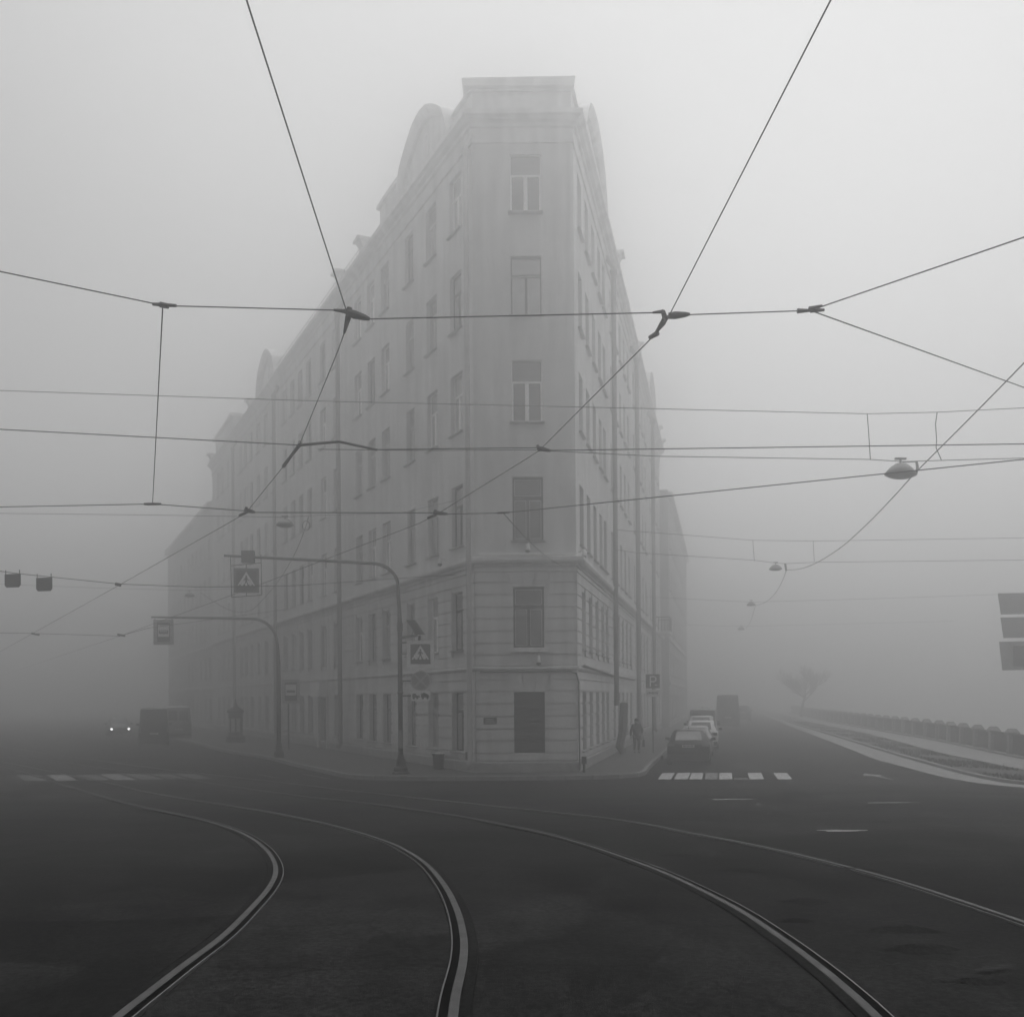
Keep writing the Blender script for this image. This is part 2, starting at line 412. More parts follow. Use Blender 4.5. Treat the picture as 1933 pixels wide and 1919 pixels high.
# granite kerb stones, near ones laid one by one
def along(pts):
    acc = [0.0]
    for i in range(1, len(pts)): acc.append(acc[-1] + (Vector(pts[i]) - Vector(pts[i-1])).length)
    return acc
acc = along(kp)
def pt_at(pts, s):
    for i in range(len(acc) - 1):
        if acc[i] <= s <= acc[i+1] + 1e-6:
            t = (s - acc[i]) / max(acc[i+1] - acc[i], 1e-9); return Vector(pts[i]).lerp(Vector(pts[i+1]), t)
    return Vector(pts[-1])
far = MB(); s = 0.0
while s < acc[-1] - 1.0:
    L = 1.0; a, b = pt_at(kp, s), pt_at(kp, s + L - 0.025); c, d = pt_at(kin, s), pt_at(kin, s + L - 0.025)
    dz = random.uniform(-0.006, 0.006)
    pts8 = [(a.x, a.y, -0.1), (b.x, b.y, -0.1), (d.x, d.y, -0.1), (c.x, c.y, -0.1), (a.x, a.y, 0.155 + dz), (b.x, b.y, 0.155 + dz), (d.x, d.y, 0.155 + dz), (c.x, c.y, 0.155 + dz)]
    if a.y < 52: part('kerb_stone', MB().hexa(pts8), GRAN, pavement)
    else: far.hexa(pts8)
    s += L
tag(part('kerb_stones', far, GRAN, pavement), kind='stuff')

# a darker strip of new asphalt left of the first rail
pt = [on_ground(x, y) for x, y in ((-40, 1742), (160, 1741), (300, 1738), (452, 1728), (345, 1808), (262, 1868), (180, 1935), (-40, 1960))]
tag(part('asphalt_patch', MB().add([(p.x, p.y, p.z + 0.014) for p in pt], [tuple(range(len(pt)))]), ASPH_D), 'darker newer asphalt patch left of the nearest rail', 'patch', kind='structure')

PAINT_M = M('half_worn_road_paint', 0.17, 0.8, var=0.6, scale=5)
PAINT_V = M('nearly_gone_road_paint', 0.075, 0.8, var=0.6, scale=5)
# painted zebra crossings (children of the road)
def stripe(x0, x1, y0, y1, dirx, mat):
    mb = MB(); n = 3; vs = []; fs = []
    for i in range(n + 1):
        y = y0 + (y1 - y0) * i / n; o = dirx * (y - y0)
        vs += [(x0 + o, y, zg(y) + 0.006), (x1 + o, y, zg(y) + 0.006)]
    fs = [(2*i, 2*i+1, 2*i+3, 2*i+2) for i in range(n)]
    return part('crossing_stripe', mb.add(vs, fs), mat, road)
for px, w, worn in ((1254, .48, 0), (1285, .50, 0), (1313, .46, 0), (1342, .46, 1), (1370, .48, 0), (1399, .5, 2), (1429, .52, 0), (1482, .52, 0)):
    p = on_ground(px, 1470.5)
    stripe(p.x - w/2, p.x + w/2, p.y, p.y + (2.9 if worn != 2 else 0.5), 0.215, PAINT_W if worn else PAINT)
for px, py, w, ln, worn in ((70, 1473.5, .9, 3.4, 1), (128, 1473, .8, 3.4, 0), (188, 1472.5, .8, 3.4, 1), (238, 1472, .8, 3.6, 0), (290, 1471.3, .8, 3.4, 1), (338, 1470.6, .7, 3.2, 1), (385, 1469.8, .7, 3.0, 1), (520, 1467.5, .22, 2.0, 1), (620, 1469, .22, 2.6, 1)):
    p = on_ground(px, py)
    stripe(p.x - w/2, p.x + w/2, p.y, p.y + ln * 0.85, -0.62, PAINT_V if worn else PAINT_M)
ar = on_ground(1660, 1466)
part('lane_arrow', MB().add([(ar.x + a, ar.y + b, zg(ar.y + b) + 0.006) for a, b in ((-.06, -1.2), (.06, -1.2), (.10, .4), (.45, .4), (0, 1.6), (-.45, .4), (-.06, .4))], [tuple(range(7))]), PAINT_W, road)
for px, py, w, l in ((1388, 1509.5, .55, .35), (1690, 1516, .6, .3)):
    p = on_ground(px, py)
    part('worn_marking', MB().add([(p.x - w, p.y, zg(p.y) + .012), (p.x + w, p.y + .05, zg(p.y) + .012), (p.x + w * .7, p.y + l, zg(p.y + l) + .012), (p.x - w * .8, p.y + l, zg(p.y + l) + .012)], [(0, 1, 2, 3)]), PAINT_W, road)
# puddle in a hollow
pd = on_ground(1588, 1568.5); mb = MB()
vsP = []
for j in range(40):
    a = 2 * math.pi * j / 40; rr = 1 + 0.18 * math.sin(3 * a + 1) + 0.1 * math.sin(5 * a)
    vsP.append((pd.x + 0.33 * rr * math.cos(a), pd.y + 0.17 * rr * math.sin(a), zg(pd.y + 0.17 * rr * math.sin(a)) + 0.012))
WATERM = M('puddle_water', 0.03, 0.03, var=0.05, spec=0.9)
tag(part('puddle', mb.add(vsP, [tuple(range(40))]), WATERM), 'small bright puddle on the road right of the tram tracks', 'puddle', kind='structure')
# broken asphalt between the outer rails: ragged cracks and heaved lumps
rc = random.Random(11)
HOLE = M('broken_asphalt', 0.008, 0.95, var=0.4, scale=14, bump=0.6, bscale=40)
def ragged(px, py, w, l):
    """a thin jagged crack lying across the road"""
    p = on_ground(px, py); n = 12; up_, dn = [], []
    for j in range(n + 1):
        t = -1 + 2 * j / n; c = 0.25 * l * math.sin(3.1 * t + px) + 0.10 * w * math.sin(5.3 * t + py)
        h = l * (1 - abs(t) ** 1.6) * rc.uniform(0.15, 0.75)
        y0, y1 = p.y + c - h * .5, p.y + c + h * .5
        up_.append((p.x + w * t, y1, zg(y1) + 0.0125)); dn.append((p.x + w * t, y0, zg(y0) + 0.0125))
    vs = dn + up_[::-1]
    part('crack', MB().add(vs, [(i, i + 1, 2*n - i, 2*n + 1 - i) for i in range(n)]), HOLE, road)
def heave(px, py, w, l, h):
    """a low swelling of the tarmac with a rounded back"""
    p = on_ground(px, py); vs = [(p.x, p.y, zg(p.y) + h)]; fs = []; nr, na = 6, 20
    for i in range(1, nr + 1):
        for j in range(na):
            a = 2 * math.pi * j / na; rr = i / nr * (1 + .16 * math.sin(3 * a + px) + .1 * math.sin(5 * a + py))
            y = p.y + l * rr * math.sin(a)
            vs.append((p.x + w * rr * math.cos(a), y, zg(y) - .02 + (h + .02) * (math.cos(math.pi * i / nr) * .5 + .5)))
    fs += [(0, 1 + j, 1 + (j + 1) % na) for j in range(na)]
    for i in range(nr - 1):
        for j in range(na): fs.append((1 + i*na + j, 1 + (i+1)*na + j, 1 + (i+1)*na + (j+1) % na, 1 + i*na + (j+1) % na))
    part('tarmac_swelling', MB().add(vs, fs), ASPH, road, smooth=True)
for c in ((1690, 1740, 0.20, 0.045), (1735, 1728, 0.10, 0.03), (1530, 1725, 0.10, 0.05), (1395, 1657, 0.16, 0.05), (1730, 1776, 0.14, 0.05), (1690, 1822, 0.08, 0.05), (1866, 1831, 0.12, 0.09), (1885, 1826, 0.10, 0.05), (1352, 1738, 0.05, 0.05), (1250, 1607, 0.13, 0.06), (1800, 1850, 0.16, 0.03), (1560, 1683, 0.12, 0.03), (1480, 1705, 0.10, .03), (1840, 1808, .12, .03), (1290, 1790, .04, .05), (1600, 1760, .12, .02), (1440, 1640, .1, .04)):
    ragged(*c)
for c in ((1700, 1752, .38, .18, .035), (1520, 1700, .34, .2, .03), (1740, 1790, .34, .14, .035), (1400, 1640, .4, .3, .016), (1610, 1640, .5, .4, .015), (1840, 1850, .3, .1, .02), (1280, 1612, .4, .35, .014), (1500, 1735, .25, .12, .016)):
    heave(*c)

# =================================================================== TRAM TRACKS
RP = {
 1: [(150, 1985), (276, 1882), (345, 1828), (423, 1769), (472.5, 1720), (507, 1680.6), (522, 1651), (519, 1626.5), (502, 1602), (472.5, 1580), (433, 1562.6), (374, 1545), (305, 1530.6), (227, 1513), (153, 1491), (79, 1468), (40, 1456), (-40, 1437)],
 2: [(846, 1960), (856, 1882), (871, 1813), (871, 1764), (858.5, 1715), (836, 1671), (802, 1631), (758, 1602), (718, 1585), (659, 1566.5), (581, 1547), (472.5, 1526), (374, 1511), (305, 1498.7), (227, 1481.5), (153, 1467), (104, 1457), (20, 1440), (-60, 1425)],
 3: [(1660, 1922), (1608, 1874), (1552, 1827), (1477, 1771), (1402, 1721), (1326.5, 1681), (1251, 1646), (1176, 1618), (1100.6, 1593), (1025, 1572), (950, 1556.5), (866, 1540.5), (767.5, 1525.7), (669, 1513), (571, 1502.6), (472.5, 1489), (374, 1474), (276, 1461), (177.5, 1447), (80, 1432), (-20, 1417)],
 4: [(2000, 1766), (1899, 1731), (1803, 1698.6), (1703, 1666), (1602.6, 1638), (1502, 1613), (1402, 1591), (1301, 1572), (1226, 1556.5), (1151, 1544.5), (1075.5, 1536), (900, 1517), (740, 1500), (600, 1484), (450, 1467), (300, 1450), (150, 1430), (0, 1408)],
}
def rail(n, parent, flip):
    g_ = [on_ground(x, y) for x, y in RP[n]]
    back = (g_[0] - g_[1]).normalized(); tail = []
    for d_ in (14.0, 9.0, 5.0, 2.0): q0 = g_[0] + back * d_; q0.z = zg(q0.y); tail.append(q0)
    c = tail + smooth_path(g_, 5)
    def strip(off0, off1, h0, h1):
        vs = []; fs = []
        for i, p in enumerate(c):
            a = c[max(i-1, 0)]; b = c[min(i+1, len(c)-1)]; t = Vector((b.x - a.x, b.y - a.y)).normalized(); nn = Vector((t.y, -t.x)) * flip
            for o, h in ((off0, -0.06), (off0, h0), (off0 + (off1-off0)*0.12, h1), (off1 - (off1-off0)*0.12, h1), (off1, h0), (off1, -0.06)):
                q = Vector((p.x, p.y)) + nn * o
                vs.append((q.x, q.y, zg(q.y) + h))
        for i in range(len(c) - 1):
            for q in range(5): fs.append((6*i+q, 6*i+q+1, 6*i+q+7, 6*i+q+6))
        return MB().add(vs, fs)
    r = part('rail', strip(-0.036, 0.014, 0.011, 0.013), RAIL, parent)
    part('groove', strip(0.014, 0.060, 0.009, 0.0092), RAIL_D, r)  # nearly flush strip; the shade of a deep groove is its colour
    part('guard_lip', strip(0.060, 0.069, 0.011, 0.012), RAIL_P, r)
    part('sealing_strip', strip(-0.10, -0.036, 0.007, 0.009), ASPH_D, r)
t1 = thing('tram_track', 'curving tram track nearest the camera, two grooved steel rails', 'tram track')
rail(1, t1, 1); rail(2, t1, -1)
t2 = thing('tram_track', 'outer tram track crossing from lower right to the left street', 'tram track')
rail(3, t2, 1); rail(4, t2, -1)

# =================================================================== CORNER HOUSE
house = thing('corner_house', 'tall pointed six storey stucco corner house between two foggy streets', 'house', (0.54, 37.0, 0.15))
HL = wpos(house)
def n_of(d, side): return Vector((-d.y, d.x)) if side == 'L' else Vector((d.y, -d.x))
class Facade:
    def __init__(s, O, d, side):
        s.O = Vector(O); s.d = Vector(d).normalized(); s.side = side
        s.n = n_of(s.d, side)                       # outward
        X = -s.d if side == 'L' else s.d
        s.rz = math.atan2(X.y, X.x)
    def P(s, u, out=0.0, z=0.0):
        q = s.O + s.d * u + s.n * out
        return Vector((q.x, q.y, z))
    def box(s, mb, u0, u1, o0, o1, z0, z1):
        c = [s.P(u0, o1, z0), s.P(u1, o1, z0), s.P(u1, o0, z0), s.P(u0, o0, z0), s.P(u0, o1, z1), s.P(u1, o1, z1), s.P(u1, o0, z1), s.P(u0, o0, z1)]
        return mb.hexa(c)
    def wall(s, u0, u1, z0, z1, ops, depth=0.24):
        us = sorted(set([u0, u1] + [v for o in ops for v in o[:2]])); zs = sorted(set([z0, z1] + [v for o in ops for v in o[2:]]))
        mb = MB()
        for i in range(len(us) - 1):
            for j in range(len(zs) - 1):
                um, zm = (us[i] + us[i+1]) / 2, (zs[j] + zs[j+1]) / 2
                if any(o[0] < um < o[1] and o[2] < zm < o[3] for o in ops): continue
                mb.add([s.P(us[i], 0, zs[j]), s.P(us[i+1], 0, zs[j]), s.P(us[i+1], 0, zs[j+1]), s.P(us[i], 0, zs[j+1])], [(0, 1, 2, 3)])
        for a, b, c, d in ops:
            p = [s.P(a, 0, c), s.P(b, 0, c), s.P(b, 0, d), s.P(a, 0, d), s.P(a, -depth, c), s.P(b, -depth, c), s.P(b, -depth, d), s.P(a, -depth, d)]
            mb.add(p, [(0, 1, 5, 4), (1, 2, 6, 5), (2, 3, 7, 6), (3, 0, 4, 7)])
        return mb
FL = Facade(CL, DL, 'L'); FR = Facade(CR, DR, 'R'); FF = Facade(CL, (1, 0), 'R')
FLOORS = [(0.88, 3.18), (4.86, 7.14), (8.9, 11.3), (13.36, 15.7), (17.4, 19.64), (21.26, 23.46)]
EAVE = 24.0
LL, LR = 61.0, 52.0
# window columns: right-hand edges measured along the wall
bays = [0, 17.2, 32.8, 48.0]
colsL = [1.12, 3.73, 6.46, 9.76, 11.94, 14.13, 18.3, 21.0, 24.2, 26.3, 28.4, 30.6, 34.0, 36.6, 39.3, 42.0, 44.2, 46.2, 49.5, 52.0, 54.6, 57.2]
colsR = [1.27, 3.36, 5.47, 7.57, 9.3, 12.4, 14.5, 16.8, 19.1, 21.4, 25.2, 27.3, 29.5, 31.8, 34.6, 39.2, 41.4, 43.6, 45.8, 48.2]
WW = 1.16
DOORS_L = {21.0: (0.15, 3.05)}
def openings(cols, w, doors={}):
    ops = []
    for c in cols:
        for k, (a, b) in enumerate(FLOORS):
            ww = 1.02 if c in (6.46,) else w
            if k == 0 and c in doors: ops.append((c, c + 1.5, doors[c][0], doors[c][1]))
            else: ops.append((c, c + ww, a, b))
    return ops
opsL = openings(colsL, WW, DOORS_L); opsR = openings(colsR, 1.1)
fx = 0.655 + 1.35
opsF = [(fx - WW/2, fx + WW/2, a, b) for a, b in FLOORS]
part('wall', FL.wall(0, LL, 0.0, EAVE, opsL), STUCCO, house, world=True)
part('wall', FR.wall(0, LR, 0.0, EAVE, opsR), STUCCO, house, world=True)
part('wall', FF.wall(0, 3.78, 0.0, EAVE, opsF), STUCCO, house, world=True)
# back walls and roof close the block
eL, eR = FL.P(LL), FR.P(LR)
bk = MB(); bk.add([(eL.x, eL.y, 0), (eR.x, eR.y, 0), (eR.x, eR.y, EAVE + .6), (eL.x, eL.y, EAVE + .6)], [(0, 1, 2, 3)])
part('back_wall', bk, STUCCO2, house, world=True)
rf = MB(); i1, i2 = FL.P(3.0, -2.6), FR.P(3.0, -1.2)
ridge = [(0.9, 47.0, 27.2), ((eL.x + eR.x) / 2, (eL.y + eR.y) / 2, 27.6)]
a0, b0 = FL.P(0.2, -0.3, 24.85), FR.P(0.2, -0.3, 24.85); a1, b1 = FL.P(LL, -0.3, 24.85), FR.P(LR, -0.3, 24.85)
rf.add([a0, b0, a1, b1, ridge[0], ridge[1]], [(0, 1, 4), (0, 4, 5, 2), (1, 3, 5, 4), (2, 5, 3)])
part('roof', rf, ROOFM, house, world=True)

def sweep_band(path, prof):
    """profile (out, z) swept along wall line: far left > left corner > right corner > far right, mitred"""
    P = [Vector(p) for p in path]; nrm = []
    for i in range(len(P)):
        ns = []
        if i > 0: t = (P[i] - P[i-1]).normalized(); ns.append(Vector((t.y, -t.x)))
        if i < len(P) - 1: t = (P[i+1] - P[i]).normalized(); ns.append(Vector((t.y, -t.x)))
        if len(ns) == 1: nrm.append(ns[0])
        else:
            m = (ns[0] + ns[1]).normalized(); nrm.append(m / max(m.dot(ns[0]), 0.3))
    vs = []; fs = []; k = len(prof)
    for i, p in enumerate(P):
        for o, z in prof:
            q = p + nrm[i] * o; vs.append((q.x, q.y, z))
    for i in range(len(P) - 1):
        for j in range(k):
            fs.append((i*k + j, i*k + (j+1) % k, (i+1)*k + (j+1) % k, (i+1)*k + j))
    fs.append(tuple(range(k))); fs.append(tuple((len(P)-1)*k + j for j in range(k-1, -1, -1)))
    return MB().add(vs, fs)
line = [tuple((CL + DL * LL)), tuple(CL), tuple(CR), tuple(CR + DR * LR)]
# plinth, belts and cornices
part('plinth', sweep_band(line, [(-.05, -0.1), (0.10, -0.1), (0.10, 0.50), (0.06, 0.56), (-.05, 0.56)]), PLINTH, house, world=True)
part('lower_belt', sweep_band(line, [(-.03, 3.98), (0.05, 3.98), (0.13, 4.06), (0.13, 4.12), (0.04, 4.15), (-.03, 4.15)]), TRIM, house, world=True)
part('belt_fillet', sweep_band(line, [(-.03, 7.72), (0.08, 7.72), (0.09, 7.84), (-.03, 7.84)]), TRIM, house, world=True)
part('belt_cornice', sweep_band(line, [(-.03, 7.92), (0.09, 7.92), (0.10, 8.02), (0.30, 8.04), (0.36, 8.12), (0.36, 8.24), (0.05, 8.30), (-.03, 8.30)]), TRIM, house, world=True)
part('string_course', sweep_band(line, [(-.03, 23.88), (0.07, 23.88), (0.09, 24.02), (-.03, 24.02)]), TRIM, house, world=True)
part('main_cornice', sweep_band(line, [(-.03, 24.03), (0.05, 24.03), (0.06, 24.42), (0.14, 24.46), (0.16, 24.58), (0.30, 24.64), (0.36, 24.72), (0.46, 24.76), (0.48, 24.92), (0.30, 24.97), (-.35, 24.97), (-.35, 24.03)]), TRIM, house, world=True)
part('cornice_flashing', FF.box(MB(), 0.16, 3.80, 0.26, 0.33, 8.31, 8.40), FLASH, house, world=True)

# rusticated courses of the two lower storeys
JZ = [[0.585, 0.88, 1.35, 1.79, 2.26, 2.73, 3.2, 3.64, 3.975], [4.155, 4.58, 5.02, 5.47, 5.94, 6.38, 6.85, 7.30, 7.715]]
def courses(fac, L, ops, near, vous=None):
    rest = MB()
    for grp in JZ:
        for a, b in zip(grp[:-1], grp[1:]):
            cuts = sorted([(o[0], o[1]) for o in ops if o[2] < b - 0.05 and o[3] > a + 0.05] + ([v for v in vous if v[2] < b - .05 and v[3] > a + .05] if vous else []))
            u = 0.0; segs = []
            for c in cuts:
                if c[0] - u > 0.08: segs.append((u, c[0]))
                u = max(u, c[1])
            if L - u > 0.08: segs.append((u, L))
            segs2 = []
            for u0, u1 in segs:
                if u0 < near < u1: segs2 += [(u0, near), (near, u1)]
                else: segs2.append((u0, u1))
            for u0, u1 in segs2:
                if u0 < near: part('stone_course', fac.box(MB(), u0 + .004, u1 - .004, -0.02, 0.055, a + .030, b - .030), STUCCO, house, world=True)
                else: fac.box(rest, u0 + .004, u1 - .004, -0.02, 0.055, a + .030, b - .030)
    if rest.v: tag(part('stone_courses', rest, STUCCO, house, world=True), kind='stuff')
vF = [(fx - .80, fx + .80, 3.18, 3.98), (fx - .80, fx + .80, 7.14, 7.72)]
courses(FF, 3.78, opsF, 50, vF)
courses(FL, LL, opsL, 32.8); courses(FR, LR, opsR, 22.9)
for z0, z1 in ((3.195, 3.965), (7.155, 7.705)):        # wedge stones over the front openings
    for a0_, a1_, t0_, t1_ in ((-.58, -.21, -.79, -.29), (-.17, .17, -.25, .25), (.21, .58, .29, .79)):
        q = [FF.P(fx + a0_, .058, z0), FF.P(fx + a1_, .058, z0), FF.P(fx + a1_, -.02, z0), FF.P(fx + a0_, -.02, z0), FF.P(fx + t0_, .058, z1), FF.P(fx + t1_, .058, z1), FF.P(fx + t1_, -.02, z1), FF.P(fx + t0_, -.02, z1)]
        part('wedge_stone', MB().hexa(q), STUCCO, house, world=True)

# windows: frame > pane, sill.  local frame: x along the wall, -y outwards, z up from the sill
def window_meshes(w, h, kind):
    f = MB(); t = 0.07 if kind == 'white' else 0.055; tz = h * 0.66
    d0, d1 = -0.05, 0.02
    if kind == 'white':
        f.box(-w/2, -w/2 + t, d0, d1, 0, tz); f.box(w/2 - t, w/2, d0, d1, 0, tz); f.box(-w/2 + t, w/2 - t, d0, d1, 0, t); f.box(-w/2 + t, w/2 - t, d0, d1, tz - t, tz)
        f.box(-0.075, 0.075, d0 - .01, d1, t, tz - t)
        f.box(-w/2, -w/2 + .03, d0, d1, tz, h); f.box(w/2 - .03, w/2, d0, d1, tz, h); f.box(-w/2 + .03, w/2 - .03, d0, d1, h - .03, h)
    else:
        f.box(-w/2, -w/2 + t, d0, d1, 0, h); f.box(w/2 - t, w/2, d0, d1, 0, h); f.box(-w/2 + t, w/2 - t, d0, d1, 0, t); f.box(-w/2 + t, w/2 - t, d0, d1, h - t, h)
        f.box(-w/2 + t, w/2 - t, d0 - .01, d1, tz, tz + .09); f.box(-0.045, 0.045, d0 - .01, d1, t, tz)
    lower = MB().box(-w/2 + .02, w/2 - .02, 0.0, 0.015, 0.02, tz)
    upper = MB().box(-w/2 + .02, w/2 - .02, 0.0, 0.015, tz, h - .02)
    bead = MB()
    for x0, x1, z0, z1 in ((-w/2 + .075, -.06, .09, tz - .05), (.06, w/2 - .075, .09, tz - .05), (-w/2 + .075, w/2 - .075, tz + .12, h - .08)):
        g = .022
        bead.box(x0, x0 + g, -.015, -.002, z0, z1); bead.box(x1 - g, x1, -.015, -.002, z0, z1); bead.box(x0 + g, x1 - g, -.015, -.002, z0, z0 + g); bead.box(x0 + g, x1 - g, -.015, -.002, z1 - g, z1)
    return f.mesh('window'), lower.mesh('pane'), upper.mesh('pane'), bead.mesh('glazing_bead')
SILL = MB().hexa([(-.66, -.34, -.06), (.66, -.34, -.06), (.66, 0.02, -.06), (-.66, .02, -.06), (-.66, -.34, -.02), (.66, -.34, -.02), (.66, .02, 0.01), (-.66, .02, .01)]).mesh('sill')
SILL_F = MB().hexa([(-.70, -.42, -.17), (.70, -.42, -.17), (.70, 0.02, -.17), (-.70, .02, -.17), (-.70, -.42, -.03), (.70, -.42, -.03), (.70, .02, 0.01), (-.70, .02, .01)]).mesh('sill')
SILL.materials.append(ZINC); SILL_F.materials.append(TRIM)
WM = {}
def add_window(root, fac, uc, z0, z1, w, kind, sill=True, upper_mat=None, depth=0.20, detail=True, sillmesh=None, panemat=None):
    key = (round(w, 3), round(z1 - z0, 2), kind)
    if key not in WM: WM[key] = window_meshes(w, z1 - z0, kind)
    f, lo, up, bd = WM[key]
    p = fac.P(uc, -depth, z0) - wpos(root)
    o = link('window', f, None, root, p, fac.rz)
    if not f.materials: f.materials.append({'white': WHITE_F, 'dark': DARK_F, 'grey': GREY_F}[kind])
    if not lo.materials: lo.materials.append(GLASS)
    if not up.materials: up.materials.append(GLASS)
    a = link('pane', lo, None, o)
    um = up
    if upper_mat is not None:
        k2 = key + (upper_mat.name,)
        if k2 not in WM:
            WM[k2] = up.copy(); WM[k2].materials.clear(); WM[k2].materials.append(upper_mat)
        um = WM[k2]
    link('pane', um, None, o)
    if detail and kind != 'white':
        if not bd.materials: bd.materials.append(BEAD)
        link('glazing_bead', bd, None, o)
    if sill: link('sill', sillmesh or SILL, None, o, (0, 0.0, 0.0))
    return o
rw = random.Random(5)
frontk = [None, 'dark', 'dark', 'white', 'dark', 'white']
for k, (a, b) in enumerate(FLOORS):
    if k == 0: continue
    w_ = add_window(house, FF, fx, a, b, WW + .001 * k, frontk[k], upper_mat=BLIND if k in (3, 5) else (GLASS_D if k < 3 else None), sillmesh=SILL_F if k == 1 else None, depth=0.11 if k in (3, 5) else 0.20)
    if k != 4:
        for c_ in w_.children:
            if c_.name.startswith('pane') and c_.data.materials[0] is GLASS: c_.data = c_.data.copy(); c_.data.materials[0] = GLASS_D
shut = part('shutter', MB().box(-WW/2, WW/2, -.02, .03, 0, 2.30), SHUT, house, loc=FF.P(fx, -0.10, 0.88) - HL)
tag(shut, 'dark steel plate closing the ground floor opening')
for i in range(3): part('shutter_rib', MB().box(-WW/2 + .03, WW/2 - .03, -.035, -.02, .45 + .62 * i, .49 + .62 * i), SHUT, shut)
def side_windows(fac, cols, w, doors, nearlim):
    for ci, c in enumerate(cols):
        for k, (a, b) in enumerate(FLOORS):
            ww = 1.02 if c == 6.46 else w
            if k == 0 and c in doors: continue
            kind = rw.choice(['grey', 'grey', 'dark', 'white', 'white']) if k > 0 else rw.choice(['dark', 'grey'])
            if fac is FL and ci == 0: kind = ['dark', 'dark', 'dark', 'white', 'dark', 'white'][k]
            add_window(house, fac, c + ww/2, a, b, ww, kind, upper_mat=rw.choice([BLIND, None, None, GLASS_D]), detail=c < nearlim)
side_windows(FL, colsL, WW, DOORS_L, 20); side_windows(FR, colsR, 1.1, {}, 0)
for c, (a, b) in DOORS_L.items():
    d = part('door', MB().box(-.75, .75, -.02, .03, 0, b - a), SHUT, house, loc=FL.P(c + .75, -0.22, a) - HL, rz=FL.rz)
    part('door_panel', MB().box(-.66, -.05, -.04, -.02, .2, b - a - .8), DARK_F, d); part('door_panel', MB().box(.05, .66, -.04, -.02, .2, b - a - .8), DARK_F, d)
    part('handle', MB().box(.0, .03, -.09, -.04, .95, 1.15), ZINC, d)
cpy = part('door_canopy', FL.box(MB(), 20.75, 22.8, 0.03, 0.55, 3.10, 3.92), PLASTIC_W, house, world=True)
tag(cpy, 'pale box sign panel over the side entrance')
for u in (20.80, 22.70): part('door_jamb', FL.box(MB(), u - .06, u + .06, 0.03, 0.16, 0.15, 3.10), TRIM, house, world=True)

# gables, attic, pedestals, railing and drainpipes
def gable(fac, uc, prof, th=0.5, round_window=True):
    left = [(uc - a, z) for a, z in prof]; right = [(uc + a, z) for a, z in reversed(prof)]
    poly = [(uc - prof[0][0], 24.9)] + left + right + [(uc + prof[0][0], 24.9)]
    mb = MB(); n = len(poly)
    vs = [fac.P(u, 0.06, z) for u, z in poly] + [fac.P(u, 0.06 - th, z) for u, z in poly]
    mb.add(vs, [tuple(range(n)), tuple(range(2*n-1, n-1, -1))] + [(i, (i+1) % n, (i+1) % n + n, i + n) for i in range(n)])
    g = part('gable', mb, STUCCO, house, world=True)
    # projecting moulding that follows the curve
    mm = MB(); pts = poly[1:-1]; vs = []; fs = []
    for i, (u, z) in enumerate(pts):
        a = pts[max(i-1, 0)]; b = pts[min(i+1, len(pts)-1)]; t = Vector((b[0]-a[0], b[1]-a[1])).normalized(); nn = Vector((-t.y, t.x))
        for o, e in ((-.22, .0), (-.22, .16), (-.02, .30), (.14, .36), (.14, -.3), (0.0, -.3)):
            vs.append(fac.P(u + nn.x * o, 0.065 + e, z + nn.y * o))
    for i in range(len(pts) - 1):
        for j in range(6): fs.append((6*i+j, 6*i+(j+1) % 6, 6*(i+1)+(j+1) % 6, 6*(i+1)+j))
    fs += [tuple(range(6)), tuple(6*(len(pts)-1)+j for j in range(5, -1, -1))]
    part('moulding', mm.add(vs, fs), TRIM, g, world=True)
    if round_window:
        ov = MB(); k = 16; ring = [(uc + .30 * math.cos(6.283*j/k), 25.95 + .62 * math.sin(6.283*j/k)) for j in range(k)]
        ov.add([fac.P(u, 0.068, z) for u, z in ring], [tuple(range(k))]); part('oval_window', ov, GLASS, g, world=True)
    return g
curve = [(2.95, 24.92), (2.85, 25.25), (2.62, 25.8), (2.38, 26.22), (2.12, 26.42), (1.75, 26.68), (1.25, 26.98), (0.75, 27.22), (0.3, 27.30), (0.05, 27.32)]
curveR = [(3.6, 24.92), (3.4, 25.25), (3.05, 25.8), (2.7, 26.25), (2.3, 26.6), (1.8, 26.85), (1.1, 27.05), (0.5, 27.14), (0.05, 27.16)]
gable(FL, 4.6, curve); gable(FR, 4.7, curveR)
gable(FL, 35.6, curve, 1.2); gable(FR, 38.3, curveR, 1.2)
part('end_pavilion', FL.box(MB(), 49.5, 58.5, -4.0, 0.07, 24.9, 26.5), STUCCO, house, world=True)
part('end_pavilion_cap', FL.box(MB(), 49.2, 58.8, -4.3, 0.33, 26.5, 26.75), TRIM, house, world=True)
